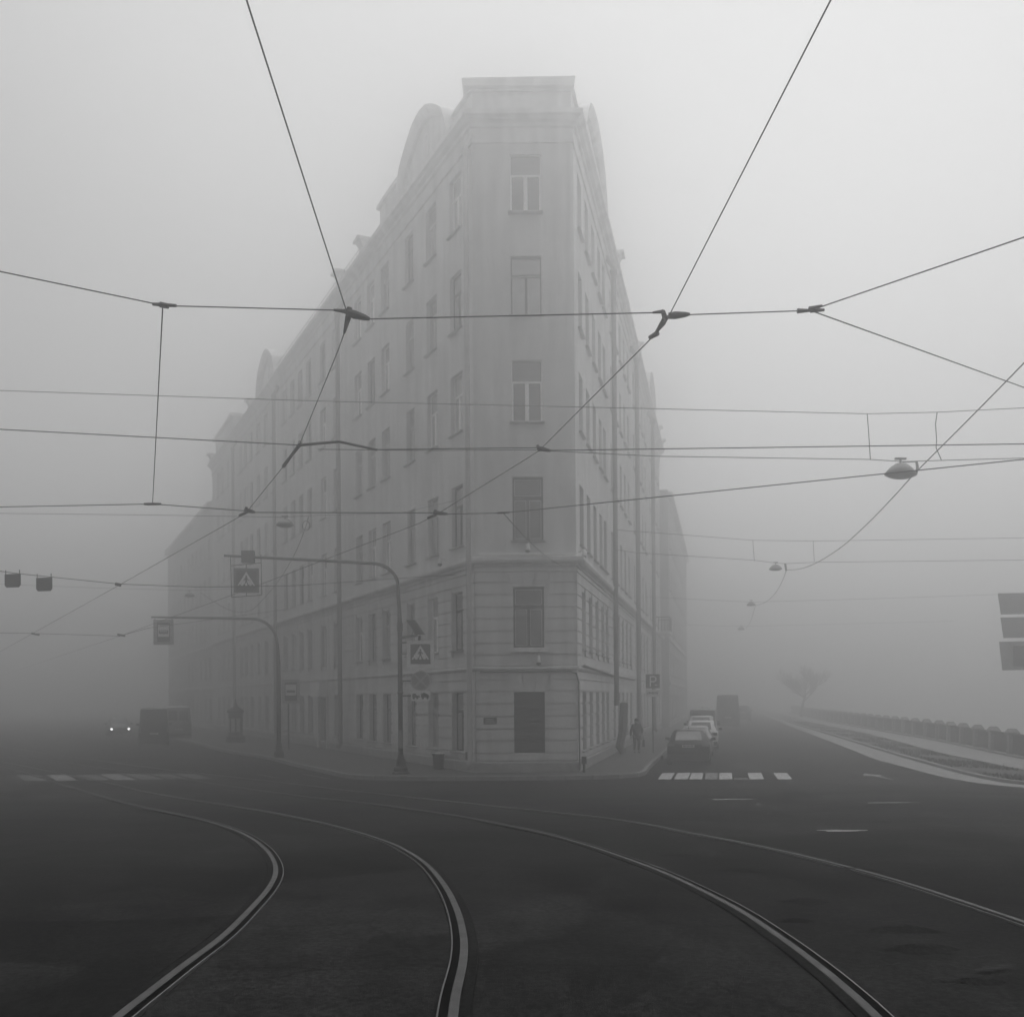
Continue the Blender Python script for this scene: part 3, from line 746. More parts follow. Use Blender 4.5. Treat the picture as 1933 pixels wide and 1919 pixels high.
# attic block over the narrow front
aL, aR = FL.P(2.3, 0.0), FR.P(2.0, 0.0)
def attic(o, z0, z1):
    q = [FL.P(2.3, o), FL.P(0, o), FR.P(0, o), FR.P(2.0, o)]
    q[1] = Vector((CL.x - o * 0.8, CL.y - o, 0)); q[2] = Vector((CR.x + o * 0.9, CR.y - o, 0))
    return MB().slab([(p.x, p.y) for p in q], z0, z1)
at_ = part('attic', attic(-0.02, 24.95, 25.82), STUCCO, house, world=True)
part('attic_panel', FF.box(MB(), 0.35, 3.4, -.02, 0.06, 25.15, 25.65), TRIM, at_, world=True)
part('attic_cornice', attic(0.10, 25.82, 25.92), TRIM, at_, world=True)
part('attic_cap', MB().hexa([FF.P(-.30, .26, 25.92), FF.P(3.86, .26, 25.92), FF.P(3.86, -.9, 25.92), FF.P(-.30, -.9, 25.92), FF.P(-.36, .34, 26.16), FF.P(3.90, .34, 26.20), FF.P(3.90, -1.0, 26.20), FF.P(-.36, -1.0, 26.14)]), TRIM, at_, world=True)
def pedestal(fac, u, z=24.97, h=0.7):
    mb = MB()
    fac.box(mb, u - .32, u + .32, -.45, .38, z, z + h * .25)
    a = [fac.P(u - .30, .30, z + h*.25), fac.P(u + .30, .30, z + h*.25), fac.P(u + .30, -.4, z + h*.25), fac.P(u - .30, -.4, z + h*.25), fac.P(u - .36, .52, z + h*.8), fac.P(u + .36, .52, z + h*.8), fac.P(u + .36, -.5, z + h*.8), fac.P(u - .36, -.5, z + h*.8)]
    mb.hexa(a); fac.box(mb, u - .42, u + .42, -.55, .66, z + h*.8, z + h)
    part('pedestal', mb, TRIM, house, world=True)
for u in (12.9, 17.0, 41.5, 59.8): pedestal(FL, u)
for u in (13.6, 26.8, 46.7, 51.0): pedestal(FR, u)
part('dormer', FL.box(MB(), 8.2, 10.9, -2.4, 0.02, 24.98, 26.3), STUCCO, house, world=True)
part('dormer_cap', FL.box(MB(), 8.05, 11.05, -2.5, 0.17, 26.3, 26.48), TRIM, house, world=True)
rl = MB()
for i in range(48):
    u = 13.5 + i * 0.42; rl.tube([FL.P(u, .15, 24.95), FL.P(u, .15, 25.62)], 0.014, 4)
for z in (25.3, 25.62): rl.tube([FL.P(13.3, .15, z), FL.P(33.4, .15, z)], 0.016, 4)
part('roof_railing', rl, IRON, house, world=True)
for u in (20.0, 26.5, 45.0):
    ch = part('chimney', FL.box(MB(), u, u + 1.1, -5.2, -4.3, 24.9, 27.4), STUCCO2, house, world=True)
    part('chimney_cap', FL.box(MB(), u - .08, u + 1.18, -5.28, -4.22, 27.4, 27.55), TRIM, ch, world=True)
def drainpipe(fac, u, r=0.10, out=0.50, z1=24.5, z0=0.35, lean=None, mat=PIPE):
    """straight fall pipe standing clear of the belts, kicked out at the eaves and the foot"""
    pts = [fac.P(u, 0.12, z1 - .35), fac.P(u, 0.16, z1 - .55), fac.P(u, out, z1 - .95), fac.P(u, out, 12.0), fac.P(u, out, 4.0)]
    pts += [fac.P(u, out, 2.55)] if lean else [fac.P(u, out, z0 + .25), fac.P(u, out + .16, z0)]
    o = part('drainpipe', MB().tube(pts, r, 10), mat, house, world=True, smooth=True)
    hp = MB(); c = fac.P(u, out, z1 - 1.2); hp.lathe([(r * 1.05, -.15), (r * 1.5, .05), (r * 1.5, .15), (r * 1.05, .2)], 8, c); part('hopper', hp, mat, o, world=True)
    for z in (2.9, 6.0, 10.0, 13.0, 16.5, 20.0):
        b_ = part('bracket', MB().lathe([(r + .012, -.03), (r + .02, 0), (r + .012, .03)], 8, fac.P(u, out, z)), mat, o, world=True)
    if lean:
        part('loose_end', MB().tube([fac.P(u + lean, out + .25, 2.62), fac.P(u + lean * .4, out + .22, 1.2), fac.P(u - .02, out + .12, 0.55), fac.P(u - .05, out + .3, 0.30)], [r * 1.7, r * 1.7, r * 1.6, r * 1.5], 8), PIPE_D, o, world=True)
    return o
FB = Facade(CL, (0.848, -0.53), 'R')          # corner bisector
drainpipe(FB, 0.0, 0.10, 0.44, mat=PIPE_L)
drainpipe(FL, 17.0, 0.12, .42); drainpipe(FL, 32.6, 0.12, .42); drainpipe(FL, 48.0, 0.12, .42)
drainpipe(FR, 10.4, 0.12, 0.42, lean=1.0); drainpipe(FR, 23.0, 0.14, 0.45); drainpipe(FR, 36.8, 0.14, 0.45)
# service conduit that follows the lower belt and drops at the right corner
cd = [FF.P(0.15, .16, 3.95), FF.P(3.55, .16, 3.95), FF.P(3.78, .17, 3.86), FF.P(3.86, .14, 3.55), FF.P(3.88, .13, 0.62), FF.P(3.88, .16, 0.22)]
part('conduit', MB().tube(cd, 0.035, 6), PIPE_D, house, world=True)
part('wall_cable', MB().tube([FR.P(0.9, .05, 4.1), FR.P(1.0, .16, 4.18), FR.P(10.8, .16, 4.02), FR.P(12, .16, 4.0), FR.P(23, .16, 3.97)], 0.05, 6), PIPE_D, house, world=True)
part('corner_strip', MB().box(CR.x - .10, CR.x + .03, 36.965, 36.99, 8.4, 23.85), TRIM, house, world=True)
# balcony on the far right front
bal = part('balcony', FR.box(MB(), 44.0, 47.2, 0.03, 1.25, 8.05, 8.3), TRIM, house, world=True)
bb = MB()
for i in range(12): u = 44.05 + i * .28; bb.tube([FR.P(u, 1.2, 8.3), FR.P(u, 1.2, 9.4)], .018, 4)
for i in range(5):
    for u in (44.05, 47.15): bb.tube([FR.P(u, .1 + .25 * i, 8.3), FR.P(u, .1 + .25 * i, 9.4)], .018, 4)
FR.box(bb, 44.0, 47.2, 1.17, 1.24, 9.38, 9.46); FR.box(bb, 44.0, 44.07, 0.05, 1.17, 9.38, 9.46); FR.box(bb, 47.13, 47.2, .05, 1.17, 9.38, 9.46)
part('balcony_railing', bb, IRON, bal, world=True)
# plaques on the walls
pq = part('plaque', MB().box(-.25, .25, -.02, .01, 0, .25), PLATE_D, house, loc=FF.P(0.52, .045, 1.98) - HL)
for i in range(3):
    part('plaque_line', MB().box(-.20 + .02 * i, .20 - .05 * ((i * 7) % 3), -.024, -.02, .05 + .065 * i, .075 + .065 * i), GREY_F, pq)
part('plaque', MB().box(-.13, .13, -.02, .01, 0, .42), PLATE_D, house, loc=FL.P(0.62, .045, 1.9) - HL, rz=FL.rz)
part('meter_box', MB().box(-.16, .16, -.16, .02, 0, .3), PIPE_D, house, loc=FL.P(0.42, .06, 0.62) - HL, rz=FL.rz)

# =================================================================== NEIGHBOUR HOUSES
def neighbour(name, label, fac, u0, u1, out, top, floors, pitch, belts):
    base = fac.P(u0, out, 0.15)
    root = thing(name, label, 'house', base)
    f2 = Facade(fac.P(0, out).xy, fac.d, fac.side)
    ops = []; u = u0 + 1.4; cols = []
    while u + 1.2 < u1 - .6: cols.append(u); u += pitch
    for c in cols:
        for a, b in floors: ops.append((c, c + 1.15, a, b))
    part('wall', f2.wall(u0, u1, 0, top, ops), STUCCO2, root, world=True)
    for uu in (u0, u1): part('side_wall', MB().add([f2.P(uu, 0, 0), f2.P(uu, -14, 0), f2.P(uu, -14, top), f2.P(uu, 0, top)], [(0, 1, 2, 3)]), STUCCO2, root, world=True)
    part('roof', f2.box(MB(), u0, u1, -14, 0.0, top, top + .25), ROOFM, root, world=True)
    part('cornice', f2.box(MB(), u0, u1, 0.003, 0.45, top - .35, top + .05), TRIM, root, world=True)
    for z in belts: part('belt', f2.box(MB(), u0, u1, 0.003, 0.16, z, z + .25), TRIM, root, world=True)
    for c in cols:
        for a, b in floors: add_window(root, f2, c + .575, a, b, 1.15, rw.choice(['dark', 'grey', 'white']), detail=False)
    return root
fl5 = [(0.9, 3.1), (4.9, 7.0), (8.7, 10.9), (12.6, 14.7), (16.4, 18.4)]
neighbour('row_house', 'lower row house fading in fog beyond the corner house, left street', FL, 61.05, 96, 0.0, 21.5, fl5, 2.9, (4.0, 7.9))
neighbour('row_house', 'row house fading in fog beyond the corner house, embankment side', FR, 52.05, 97, 0.75, 21.2, fl5, 2.9, (4.0, 7.9))

# the other side of the left street: never in the picture, but it closes the street and keeps its fog dim
oppo = Facade(CL + FL.n * 27.0, DL, 'R')
neighbour('row_house', 'row house on the far side of the left street, nearer the junction', oppo, 8.0, 58.0, 0.0, 22.0, fl5, 3.6, (4.0, 7.9))
neighbour('row_house', 'row house on the far side of the left street, deeper in fog', oppo, 58.05, 112.0, 0.0, 21.0, fl5, 3.6, (4.0, 7.9))

# =================================================================== EMBANKMENT RAILING
rail_root = thing('embankment_railing', 'dark iron embankment railing with granite posts along the river', 'railing', (22.9, 45.4, 0.15))
RL = wpos(rail_root)
def par(y): return Vector((lerp_line(PARAPET, y), y, zg(y) + 0.15))
posts = []; y = 11.6
while y < 150: posts.append(y); y += 3.0
pm = MB(); pm.hexa([(-.22, -.20, 0), (.22, -.20, 0), (.22, .20, 0), (-.22, .20, 0), (-.20, -.18, .98), (.20, -.18, .98), (.20, .18, .98), (-.20, .18, .98)])
pm.hexa([(-.30, -.26, .98), (.30, -.26, .98), (.30, .26, .98), (-.30, .26, .98), (-.30, -.26, 1.06), (.30, -.26, 1.06), (.30, .26, 1.06), (-.30, .26, 1.06)])
pm.hexa([(-.30, -.26, 1.06), (.30, -.26, 1.06), (.30, .26, 1.06), (-.30, .26, 1.06), (-.16, -.14, 1.24), (.16, -.14, 1.24), (.16, .14, 1.24), (-.16, .14, 1.24)])
pmesh = pm.mesh('post'); pmesh.materials.append(GRAN)
gp = MB(); Lp = 2.54
gp.box(-Lp/2, Lp/2, -.05, .05, .94, 1.03); gp.box(-Lp/2, Lp/2, -.035, .035, .10, .17); gp.box(-Lp/2, Lp/2, -.025, .025, .74, .79)
for i in range(21):
    x = -Lp/2 + .07 + i * (Lp - .14) / 20; gp.box(x - .026, x + .026, -.05, .05, .17, .94)
for i in range(8):
    x = -Lp/2 + .21 + i * (Lp - .42) / 7; gp.add([(x - .09, 0, .45), (x, -.02, .60), (x + .09, 0, .45), (x, .02, .30)], [(0, 1, 2), (0, 2, 3), (0, 3, 1), (1, 3, 2)])
gmesh = gp.mesh('iron_panel'); gmesh.materials.append(IRON)
for i, y in enumerate(posts):
    p = par(y); q = par(y + 3.0); an = math.atan2(q.y - p.y, q.x - p.x)
    link('post', pmesh, None, rail_root, p - RL, an)
    link('iron_panel', gmesh, None, rail_root, p.lerp(q, .5) - RL, an)
cop = sheet('base_stone', [(x - .28, yy) for x, yy in PARAPET], [(x + .28, yy) for x, yy in PARAPET], 11, 152, 0.23, GRAN, parent=rail_root)
cop.location = -RL

# =================================================================== TRAFFIC SIGNS
def walker(s=1.0):
    """walking figure of the crossing sign, flat polygons in xz"""
    mb = MB()
    def pl(pts): mb.prism([(x * s, z * s) for x, z in pts], -.0015, .0015)
    mb.disc(.034 * s, -.0015, .0015, 12, (.0 * s, .150 * s))
    pl([(-.035, .105), (.03, .11), (.035, .0), (.02, -.05), (-.03, -.05), (-.04, .0)])
    pl([(-.03, -.045), (.005, -.045), (-.035, -.12), (-.06, -.21), (-.09, -.20), (-.065, -.11)])
    pl([(.0, -.045), (.028, -.04), (.055, -.11), (.10, -.19), (.075, -.21), (.03, -.13)])
    pl([(-.035, .10), (-.02, .07), (-.065, .03), (-.085, -.02), (-.105, -.01), (-.085, .05)])
    pl([(.03, .10), (.02, .07), (.055, .02), (.10, .0), (.105, .025), (.07, .045)])
    return mb
def crossing_face(root, size, back=None, y=-.02):
    h = size / 2; k = size / 0.74
    bluep = part('blue_panel', MB().box(-h, h, y - .012, y, -h, h), S_BLUE, root)
    part('white_triangle', MB().prism([(-.33 * k, -.20 * k), (.33 * k, -.20 * k), (0, .33 * k)], y - .016, y - .012), S_WHITE, bluep)
    w = part('walking_figure', walker(k), S_BLACK, bluep, loc=(0, y - .020, -.005 * k))
    zs = MB()
    for i in range(4): zs.box((-.26 + .15 * i) * k, (-.20 + .15 * i) * k, y - .020, y - .016, -.20 * k, -.155 * k)
    part('zebra_marks', zs, S_BLACK, bluep)
P1 = Vector((-4.19, 36.77, 0.15))
pole = thing('sign_mast', 'tall curved sign mast standing on the corner pavement', 'mast', P1)
pole_pts = [(0, 0, 0.3), (0, 0, 5.4), (-.01, 0, 6.2), (-.06, 0, 6.9)]
for i in range(9):
    a = math.pi / 2 * i / 8; pole_pts.append((-.06 - 1.0 * (1 - math.cos(a)), 0, 7.05 + .85 * math.sin(a)))
pole_pts += [(-3.0, -.02, 8.02), (-6.55, -.06, 8.22)]
part('pole', MB().tube(pole_pts, [.092, .088, .075, .07] + [.066] * 9 + [.055, .045], 10), POLE, pole, smooth=True)
part('sleeve', MB().lathe([(.10, 0), (.112, .02), (.112, .28), (.10, .30)], 10, (0, 0, 5.35)), POLE, pole)
part('collar', MB().lathe([(.11, .0), (.12, .04), (.11, .08)], 10, (0, 0, 3.0)), POLE, pole)
part('pale_wrap', MB().lathe([(.094, 0), (.096, .02), (.096, .66), (.094, .68)], 10, (0, 0, .95)), POLE_L, pole)
part('base', MB().lathe([(.34, -.01), (.34, .06), (.27, .10), (.26, .22), (.19, .30), (.17, .52), (.12, .60), (.10, .72)], 14), IRON, pole)
# sign hanging from the arm
SX = -5.72
hs = thing('crossing_sign', 'pedestrian crossing sign in a wire frame hanging from the mast arm', 'sign', P1 + Vector((SX, -.08, 7.28)), R(8))
fr = MB(); w2, h2 = .54, .63
for a, b in (((-w2, 0, -h2), (-w2 - .03, 0, h2 + .32)), ((w2 + .02, 0, -h2 + .09), (w2, 0, h2 + .34)), ((-w2, 0, -h2), (w2 + .02, 0, -h2 + .09)), ((-w2, 0, h2 - .08), (w2, 0, h2 + .04)), ((0, 0, .37), (0, 0, h2 - .02)), ((0, 0, -.37), (0, 0, -h2 + .05))): fr.tube([a, b], .016, 6)
part('frame', fr, POLE, hs)
part('back_plate', MB().box(-.46, .46, -.02, -.005, -.46, .46), S_BACK, hs)
crossing_face(hs, .74)
bx = part('controller_box', MB().box(-.23, .23, -.13, .10, -.22, .22), POLE, pole, loc=(SX + .07, -.05, 8.17))
part('box_lid', MB().box(-.21, .21, -.14, -.13, -.20, .20), POLE, bx)
# signs on the mast itself, held off to the right
sp = thing('crossing_sign', 'square pedestrian crossing sign with broad white border on the mast', 'sign', P1 + Vector((.78, -.12, 4.48)))
part('white_board', MB().box(-.51, .51, -.02, .0, -.51, .51), S_WHITE, sp)
part('holder', MB().box(-.72, -.51, -.01, .02, -.03, .03), POLE, sp); part('holder', MB().box(-.72, -.51, -.01, .02, .40, .46), POLE, sp)
crossing_face(sp, .74, y=-.0205)
ns = thing('no_stopping_sign', 'round no stopping sign with a cross below the crossing sign', 'sign', P1 + Vector((.78, -.12, 3.48)))
part('disc', MB().disc(.37, -.012, 0, 28), S_FADED_R, ns)
part('blue_disc', MB().disc(.325, -.016, -.012, 28), S_FADED, ns)
for s_ in (1, -1):
    d = Vector((1, s_)).normalized(); n = Vector((-d.y, d.x)) * .028; e = .325
    part('cross_bar', MB().prism([(d.x*e+n.x, d.y*e+n.y), (-d.x*e+n.x, -d.y*e+n.y), (-d.x*e-n.x, -d.y*e-n.y), (d.x*e-n.x, d.y*e-n.y)], -.020 - .002 * (s_ > 0), -.016), S_FADED_R, ns)
part('holder', MB().box(-.72, -.36, -.008, .02, -.03, .03), POLE, ns)
tw = thing('tow_truck_plate', 'white plate with a tow truck drawing at the bottom of the mast signs', 'sign', P1 + Vector((.78, -.12, 2.92)))
part('plate', MB().box(-.37, .37, -.012, 0, -.19, .19), S_WHITE, tw)
g = MB()
g.prism([(-.32, -.07), (-.10, -.07), (-.10, .02), (-.16, .02), (-.20, .09), (-.30, .09), (-.32, .0)], -.016, -.012)
g.prism([(-.10, -.06), (-.02, -.05), (-.02, -.02), (-.10, .0)], -.016, -.012)
g.prism([(-.10, .0), (-.08, .02), (.04, .10), (.05, .08)], -.016, -.012)
g.prism([(.0, -.02), (.04, .08), (.12, .12), (.22, .08), (.31, .01), (.31, -.06), (.02, -.06)], -.016, -.012)
for x in (-.26, -.13, .08, .25): g.disc(.04, -.017, -.012, 12, (x, -.09))
part('tow_truck_drawing', g, S_BLACK, tw); part('holder', MB().box(-.72, -.37, -.008, .02, -.03, .03), POLE, tw)
sol = thing('solar_panel', 'small tilted solar panel on a bracket above the mast signs', 'solar panel', P1 + Vector((.42, -.02, 5.45)))
part('cell_panel', MB().hexa([(-.12, -.34, .28), (.16, -.34, .28), (.52, -.30, -.26), (.22, -.30, -.26), (-.12, .22, .31), (.16, .22, .31), (.52, .26, -.23), (.22, .26, -.23)]), SOLAR, sol)
part('panel_frame', MB().tube([(-.13, -.345, .29), (.21, -.31, -.27)], .018, 6), POLE_L, sol)
part('bracket', MB().tube([(-.40, 0, -.36), (-.1, 0, -.30), (.25, 0, -.28)], [.06, .05, .035], 6), POLE, sol)
part('strut', MB().tube([(.05, 0, -.28), (.08, 0, .0)], .018, 6), POLE, sol); part('battery_box', MB().box(.27, .36, -.06, .06, -.46, -.28), POLE, sol)

def stop_face(root, w, h):
    part('board', MB().box(-w/2, w/2, -.015, 0, -h/2, h/2), BOARD, root)
    iw, ih = .30, .46
    part('white_field', MB().box(-iw, iw, -.02, -.015, -ih, ih), S_WHITE, root)
    m = MB(); m.box(-iw, -iw + .035, -.025, -.02, -ih, ih); m.box(iw - .035, iw, -.025, -.02, -ih, ih)
    m.box(-iw + .035, iw - .035, -.025, -.02, -ih, -.22); m.box(-iw + .035, iw - .035, -.025, -.02, ih - .10, ih)
    m.prism([(-.20, -.08), (.20, -.08), (.22, .02), (.20, .10), (-.20, .10), (-.22, .02)], -.025, -.02)
    part('tram_pictogram', m, S_BLUE, root)
    k = MB()
    for i in range(4): k.box(-.17 + .09 * i, -.11 + .09 * i, -.028, -.025, .01, .07)
    part('pictogram_windows', k, S_WHITE, root)
P2 = Vector((-11.35, 47.66, 0.15))
p2 = thing('stop_mast', 'tall curved mast reaching over the left street, by the tram stop', 'mast', P2)
pp = [(0, 0, 0.0), (0, 0, 4.6), (-.03, 0, 5.3)]
for i in range(9):
    a = math.pi / 2 * i / 8; pp.append((-.05 - 1.25 * (1 - math.cos(a)), 0, 5.5 + 1.25 * math.sin(a)))
pp += [(-3.5, 0, 6.80), (-6.15, 0, 6.86)]
part('pole', MB().tube(pp, [.11, .10, .08] + [.07] * 9 + [.055, .045], 10), POLE, p2, smooth=True)
part('base', MB().lathe([(.24, -.01), (.24, .25), (.16, .35), (.13, .7)], 12), IRON, p2)
hs2 = thing('stop_sign', 'tram stop sign hanging from the far mast arm over the road', 'sign', P2 + Vector((-5.55, -.05, 6.12)), R(6))
stop_face(hs2, .95, 1.22)
part('hanger', MB().tube([(-.4, -.01, .6), (-.4, -.01, .76)], .015, 5), POLE, hs2); part('hanger', MB().tube([(.4, -.01, .6), (.4, -.01, .74)], .015, 5), POLE, hs2)
P3 = Vector((-12.55, 55.0, 0.15))
sg = thing('stop_sign', 'tram stop sign on a thin post on the left pavement', 'sign', P3)
part('post', MB().tube([(0, 0, 0), (0, .05, 3.9)], .04, 8), POLE, sg)
brd = bpy.data.objects.new('sign_board', MB().box(-.5, .5, -.012, 0, -.68, .68).mesh('sign_board')); COL.objects.link(brd); brd.parent = sg; brd.location = (.16, -.06, 3.25); brd.data.materials.append(BOARD)
part('white_field', MB().box(-.34, .34, -.017, -.012, -.52, .52), S_WHITE, brd)
mm_ = MB(); mm_.box(-.34, -.30, -.022, -.017, -.52, .52); mm_.box(.30, .34, -.022, -.017, -.52, .52); mm_.box(-.30, .30, -.022, -.017, -.52, -.22); mm_.box(-.30, .30, -.022, -.017, .40, .52)
mm_.prism([(-.22, -.06), (.22, -.06), (.25, .02), (.22, .07), (-.22, .07), (-.25, .02)], -.022, -.017)
part('tram_pictogram', mm_, S_BLUE, brd)

# parking sign
PS = Vector((7.04, 49.02, 0.15))
ps = thing('parking_sign', 'square parking sign with a letter P on a post by the parked cars', 'sign', PS)
part('post', MB().tube([(0, 0, 0), (0, 0, 3.9)], .035, 8), POLE_L, ps)
brd = part('parking_board', MB().box(-.35, .35, -.015, 0, -.35, .35), S_BLUE, ps, loc=(0, -.045, 3.58))
def ring_half(cx, cz, r0, r1, n=10):
    return [(cx + r1 * math.cos(-math.pi/2 + math.pi*i/n), cz + r1 * math.sin(-math.pi/2 + math.pi*i/n)) for i in range(n+1)] + [(cx + r0 * math.cos(math.pi/2 - math.pi*i/n), cz + r0 * math.sin(math.pi/2 - math.pi*i/n)) for i in range(n+1)]
lp = MB(); lp.prism([(-.16, -.27), (-.09, -.27), (-.09, .27), (-.16, .27)], -.02, -.015)
lp.prism([(-.09, .205), (.03, .205), (.03, .27), (-.09, .27)], -.02, -.015); lp.prism([(-.09, -.05), (.03, -.05), (.03, .015), (-.09, .015)], -.02, -.015)
hp = ring_half(.03, .11, .095, .16); n_ = 10
for i in range(n_): lp.prism([hp[i], hp[i+1], hp[2*n_+1-i-1], hp[2*n_+1-i]], -.02, -.015)
part('letter_p', lp, S_WHITE, brd)
part('small_symbol', MB().prism([(.10, -.22), (.20, -.22), (.24, -.19), (.20, -.17), (.10, -.17)], -.02, -.015), S_WHITE, brd)
brd = part('hours_plate', MB().box(-.35, .35, -.012, 0, -.175, .175), S_WHITE, ps, loc=(0, -.045, 2.98))
hp_ = MB()
for i in range(7): hp_.box(-.28 + .08 * i, -.235 + .08 * i + .02 * (i % 2), -.016, -.012, -.03 - .02 * (i % 3 == 0), .05 + .02 * (i % 2))
part('hours_print', hp_, PIPE, brd)

# stack of three sign panels at the right edge, seen from behind
R1 = at(1948, 1200, 39.0); zb = 0.15
st = thing('sign_stack', 'three sign panels stacked on a post at the right edge', 'sign', (R1.x, 39.0, zb))
part('post', MB().tube([(0, 0, 0), (0, 0, 7.0)], .055, 8), POLE, st)
for k, (z0, z1, x0) in enumerate(((5.98, 6.82, -1.36), (5.04, 5.86, -1.26), (3.76, 4.90, -1.32))):
    b_ = part('panel', MB().hexa([(x0 + .12, -.03, z0), (1.2, -.05, z0 + .02), (1.2, -.03, z0 + .02), (x0 + .12, -.01, z0), (x0, -.03, z1), (1.2, -.05, z1 + .02), (1.2, -.03, z1 + .02), (x0, -.01, z1)]), BOARD if k == 2 else S_PALE, st)
    if k == 2: part('panel_print', MB().box(x0 + .55, .8, -.075, -.055, z0 + .15, z1 - .18), S_FADED, b_)

# =================================================================== OVERHEAD LINES
def insulator(parent, p, q, r=0.035, name='insulator'):
    p, q = Vector(p), Vector(q); n = 7
    part(name, MB().tube([p.lerp(q, i / n) for i in range(n + 1)], [r * .55 if i % 2 else r for i in range(n + 1)], 7), PIPE_D, parent, world=True)
CW = 5.8
wA = [over_ground(x, y, CW) for x, y in ((440, -80), (478, 40), (655, 590), (650, 628), (638, 662), (565, 840), (552, 857), (535, 880), (465, 967), (440, 982), (225, 1104), (60, 1196), (-40, 1252))]
wB = [over_ground(x, y, CW) for x, y in ((1612, -85), (1553, 30), (1266, 590), (1255, 612), (1236, 632), (1018, 850), (995, 865), (822, 972), (790, 988), (470, 1111), (230, 1199), (40, 1262))]
def run_on(pts):
    """carry a contact wire on behind the camera and down the far street"""
    d0 = pts[0] - pts[1]; d0.z = 0; d1 = pts[-1] - pts[-2]; d1.z = 0
    return [pts[0] + d0.normalized() * 22.0] + pts + [pts[-1] + d1.normalized() * 50.0]
def contact(label, pts):
    t = thing('contact_wire', label, 'wire', pts[2])
    part('wire', MB().tube(run_on(pts), 0.0062, 6), WIRE, t, world=True)
    return t
tA = contact('left tram contact wire coming over the camera and bending away left', wA)
tB = contact('right tram contact wire coming over the camera and crossing the house front', wB)
def clamp(parent, p, d, s=1.0):
    p = Vector(p); d = Vector(d)
    part('clamp', MB().tube([p + Vector((0, 0, .10 * s)), p + Vector((0, 0, .02)), p - d * .02], [.028 * s, .03 * s, .016 * s], 6), WIRE, parent, world=True)
def span(label, pts, r=0.008, ins=(), sagd=0.0, name='span_wire', attach=()):
    t = thing(name, label, 'wire', pts[len(pts)//2])
    part('wire', MB().tube(pts, r, 6), WIRE, t, world=True)
    for p, q, rr in ins: insulator(t, p, q, rr)
    for p in attach: clamp(t, p, Vector((0, 0, 1)))
    return t
def mast(label, x, y, h):
    t = thing('tram_mast', label, 'mast', (x, y, zg(y)))
    part('pole', MB().tube([(0, 0, 0), (0, 0, h)], [.14, .09], 10), POLE, t, smooth=True)
    part('foot', MB().lathe([(.30, -.02), (.30, .10), (.20, .18), (.17, .5)], 12), IRON, t)
    part('cap', MB().lathe([(.10, 0), (.12, .03), (.05, .12)], 10, (0, 0, h)), IRON, t)
    return Vector((x, y, zg(y) + h - .3))
MR1 = mast('tram mast on the embankment kerb right of the camera', 15.7, 7.0, 8.0)
MR2 = mast('tram mast on the embankment kerb further right', 15.9, 17.5, 9.2)
ML = mast('tram mast at the left kerb beside the camera', -14.0, 14.5, 7.6)
OW = lambda y, z: Vector((-25.65 - .436 * (y - 25.2) / .9, y, z))      # anchor on the houses across the left street
Y1 = 10.3
a0 = at(-60, 500, 9.2); a1 = at(310, 577, Y1); a2 = at(652, 586, Y1); a2b = at(700, 602, Y1); a3 = at(1246, 590, Y1); a3b = at(1302, 594, Y1); a4 = at(1530, 586, Y1)
t = span('nearest span wire across the tram lines with a forked right end', [ML, a0, a1, a2, at(664, 596, Y1), a2b, a3, at(1262, 597, Y1), a3b, a4, at(1985, 430, 8.3), MR1], .0065)
part('wire', MB().tube([a4, at(1985, 750, 14.2), MR2], .0068, 6), WIRE, t, world=True)
def bar(parent, p, q, r0, r1): part('insulator_bar', MB().tube([p, Vector(p).lerp(q, .3), Vector(p).lerp(q, .8), q], [r0 * .8, r0, (r0 + r1) / 2, r1], 7), WIRE, parent, world=True)
bar(t, at(657, 590, Y1), at(698, 602, Y1), .045, .016); bar(t, at(630, 585, Y1), at(655, 588, Y1), .016, .03)
part('clamp', MB().tube([at(660, 581, Y1), at(657, 600, Y1), wA[3]], [.03, .034, .014], 6), WIRE, t, world=True)
bar(t, at(1262, 596, Y1), at(1302, 593, Y1), .040, .014); bar(t, at(1232, 590, Y1), at(1252, 588, Y1), .014, .024)
part('clamp', MB().tube([at(1251, 587, Y1), at(1256, 601, Y1), wB[4]], [.024, .034, .016], 6), WIRE, t, world=True)
part('clamp', MB().tube([wB[4] + Vector((.03, -.03, .01)), wB[4] + Vector((-.05, .06, -.01))], [.03, .022], 6), WIRE, t, world=True)
for q in ((1505, 587), (1530, 586)): part('turnbuckle', MB().tube([at(q[0], q[1], Y1), at(q[0] + 26, q[1] - 1, Y1)], [.026, .014], 6), WIRE, t, world=True)
part('turnbuckle', MB().tube([at(1528, 584, Y1), at(1552, 577, Y1 - .1)], [.03, .012], 6), WIRE, t, world=True)
bar(t, at(288, 574, Y1), at(333, 577, Y1), .02, .016); part('turnbuckle', MB().tube([at(302, 575, Y1), at(318, 578, Y1)], [.03, .028], 6), WIRE, t, world=True)
Y2 = 19.0
b1 = at(288, 951, Y2)
span('tie wire joining the two left span wires lengthways', [at(307, 582, Y1), b1], .007, name='tie_wire')
t = span('second span wire over the tram curve, sloping up to the right', [ML, at(-60, 958, 18.8), b1, at(462, 964, Y2), at(482, 967, Y2), at(818, 968, Y2), at(840, 970, Y2), at(950, 968, Y2), at(1990, 861, 15.5), MR2], .009)
bar(t, at(272, 951, Y2), at(304, 951, Y2), .028, .02); bar(t, at(462, 962, Y2), at(482, 967, Y2), .045, .016); bar(t, at(818, 967, Y2), at(846, 970, Y2), .042, .014); bar(t, at(938, 968, Y2), at(962, 967, Y2), .02, .016)
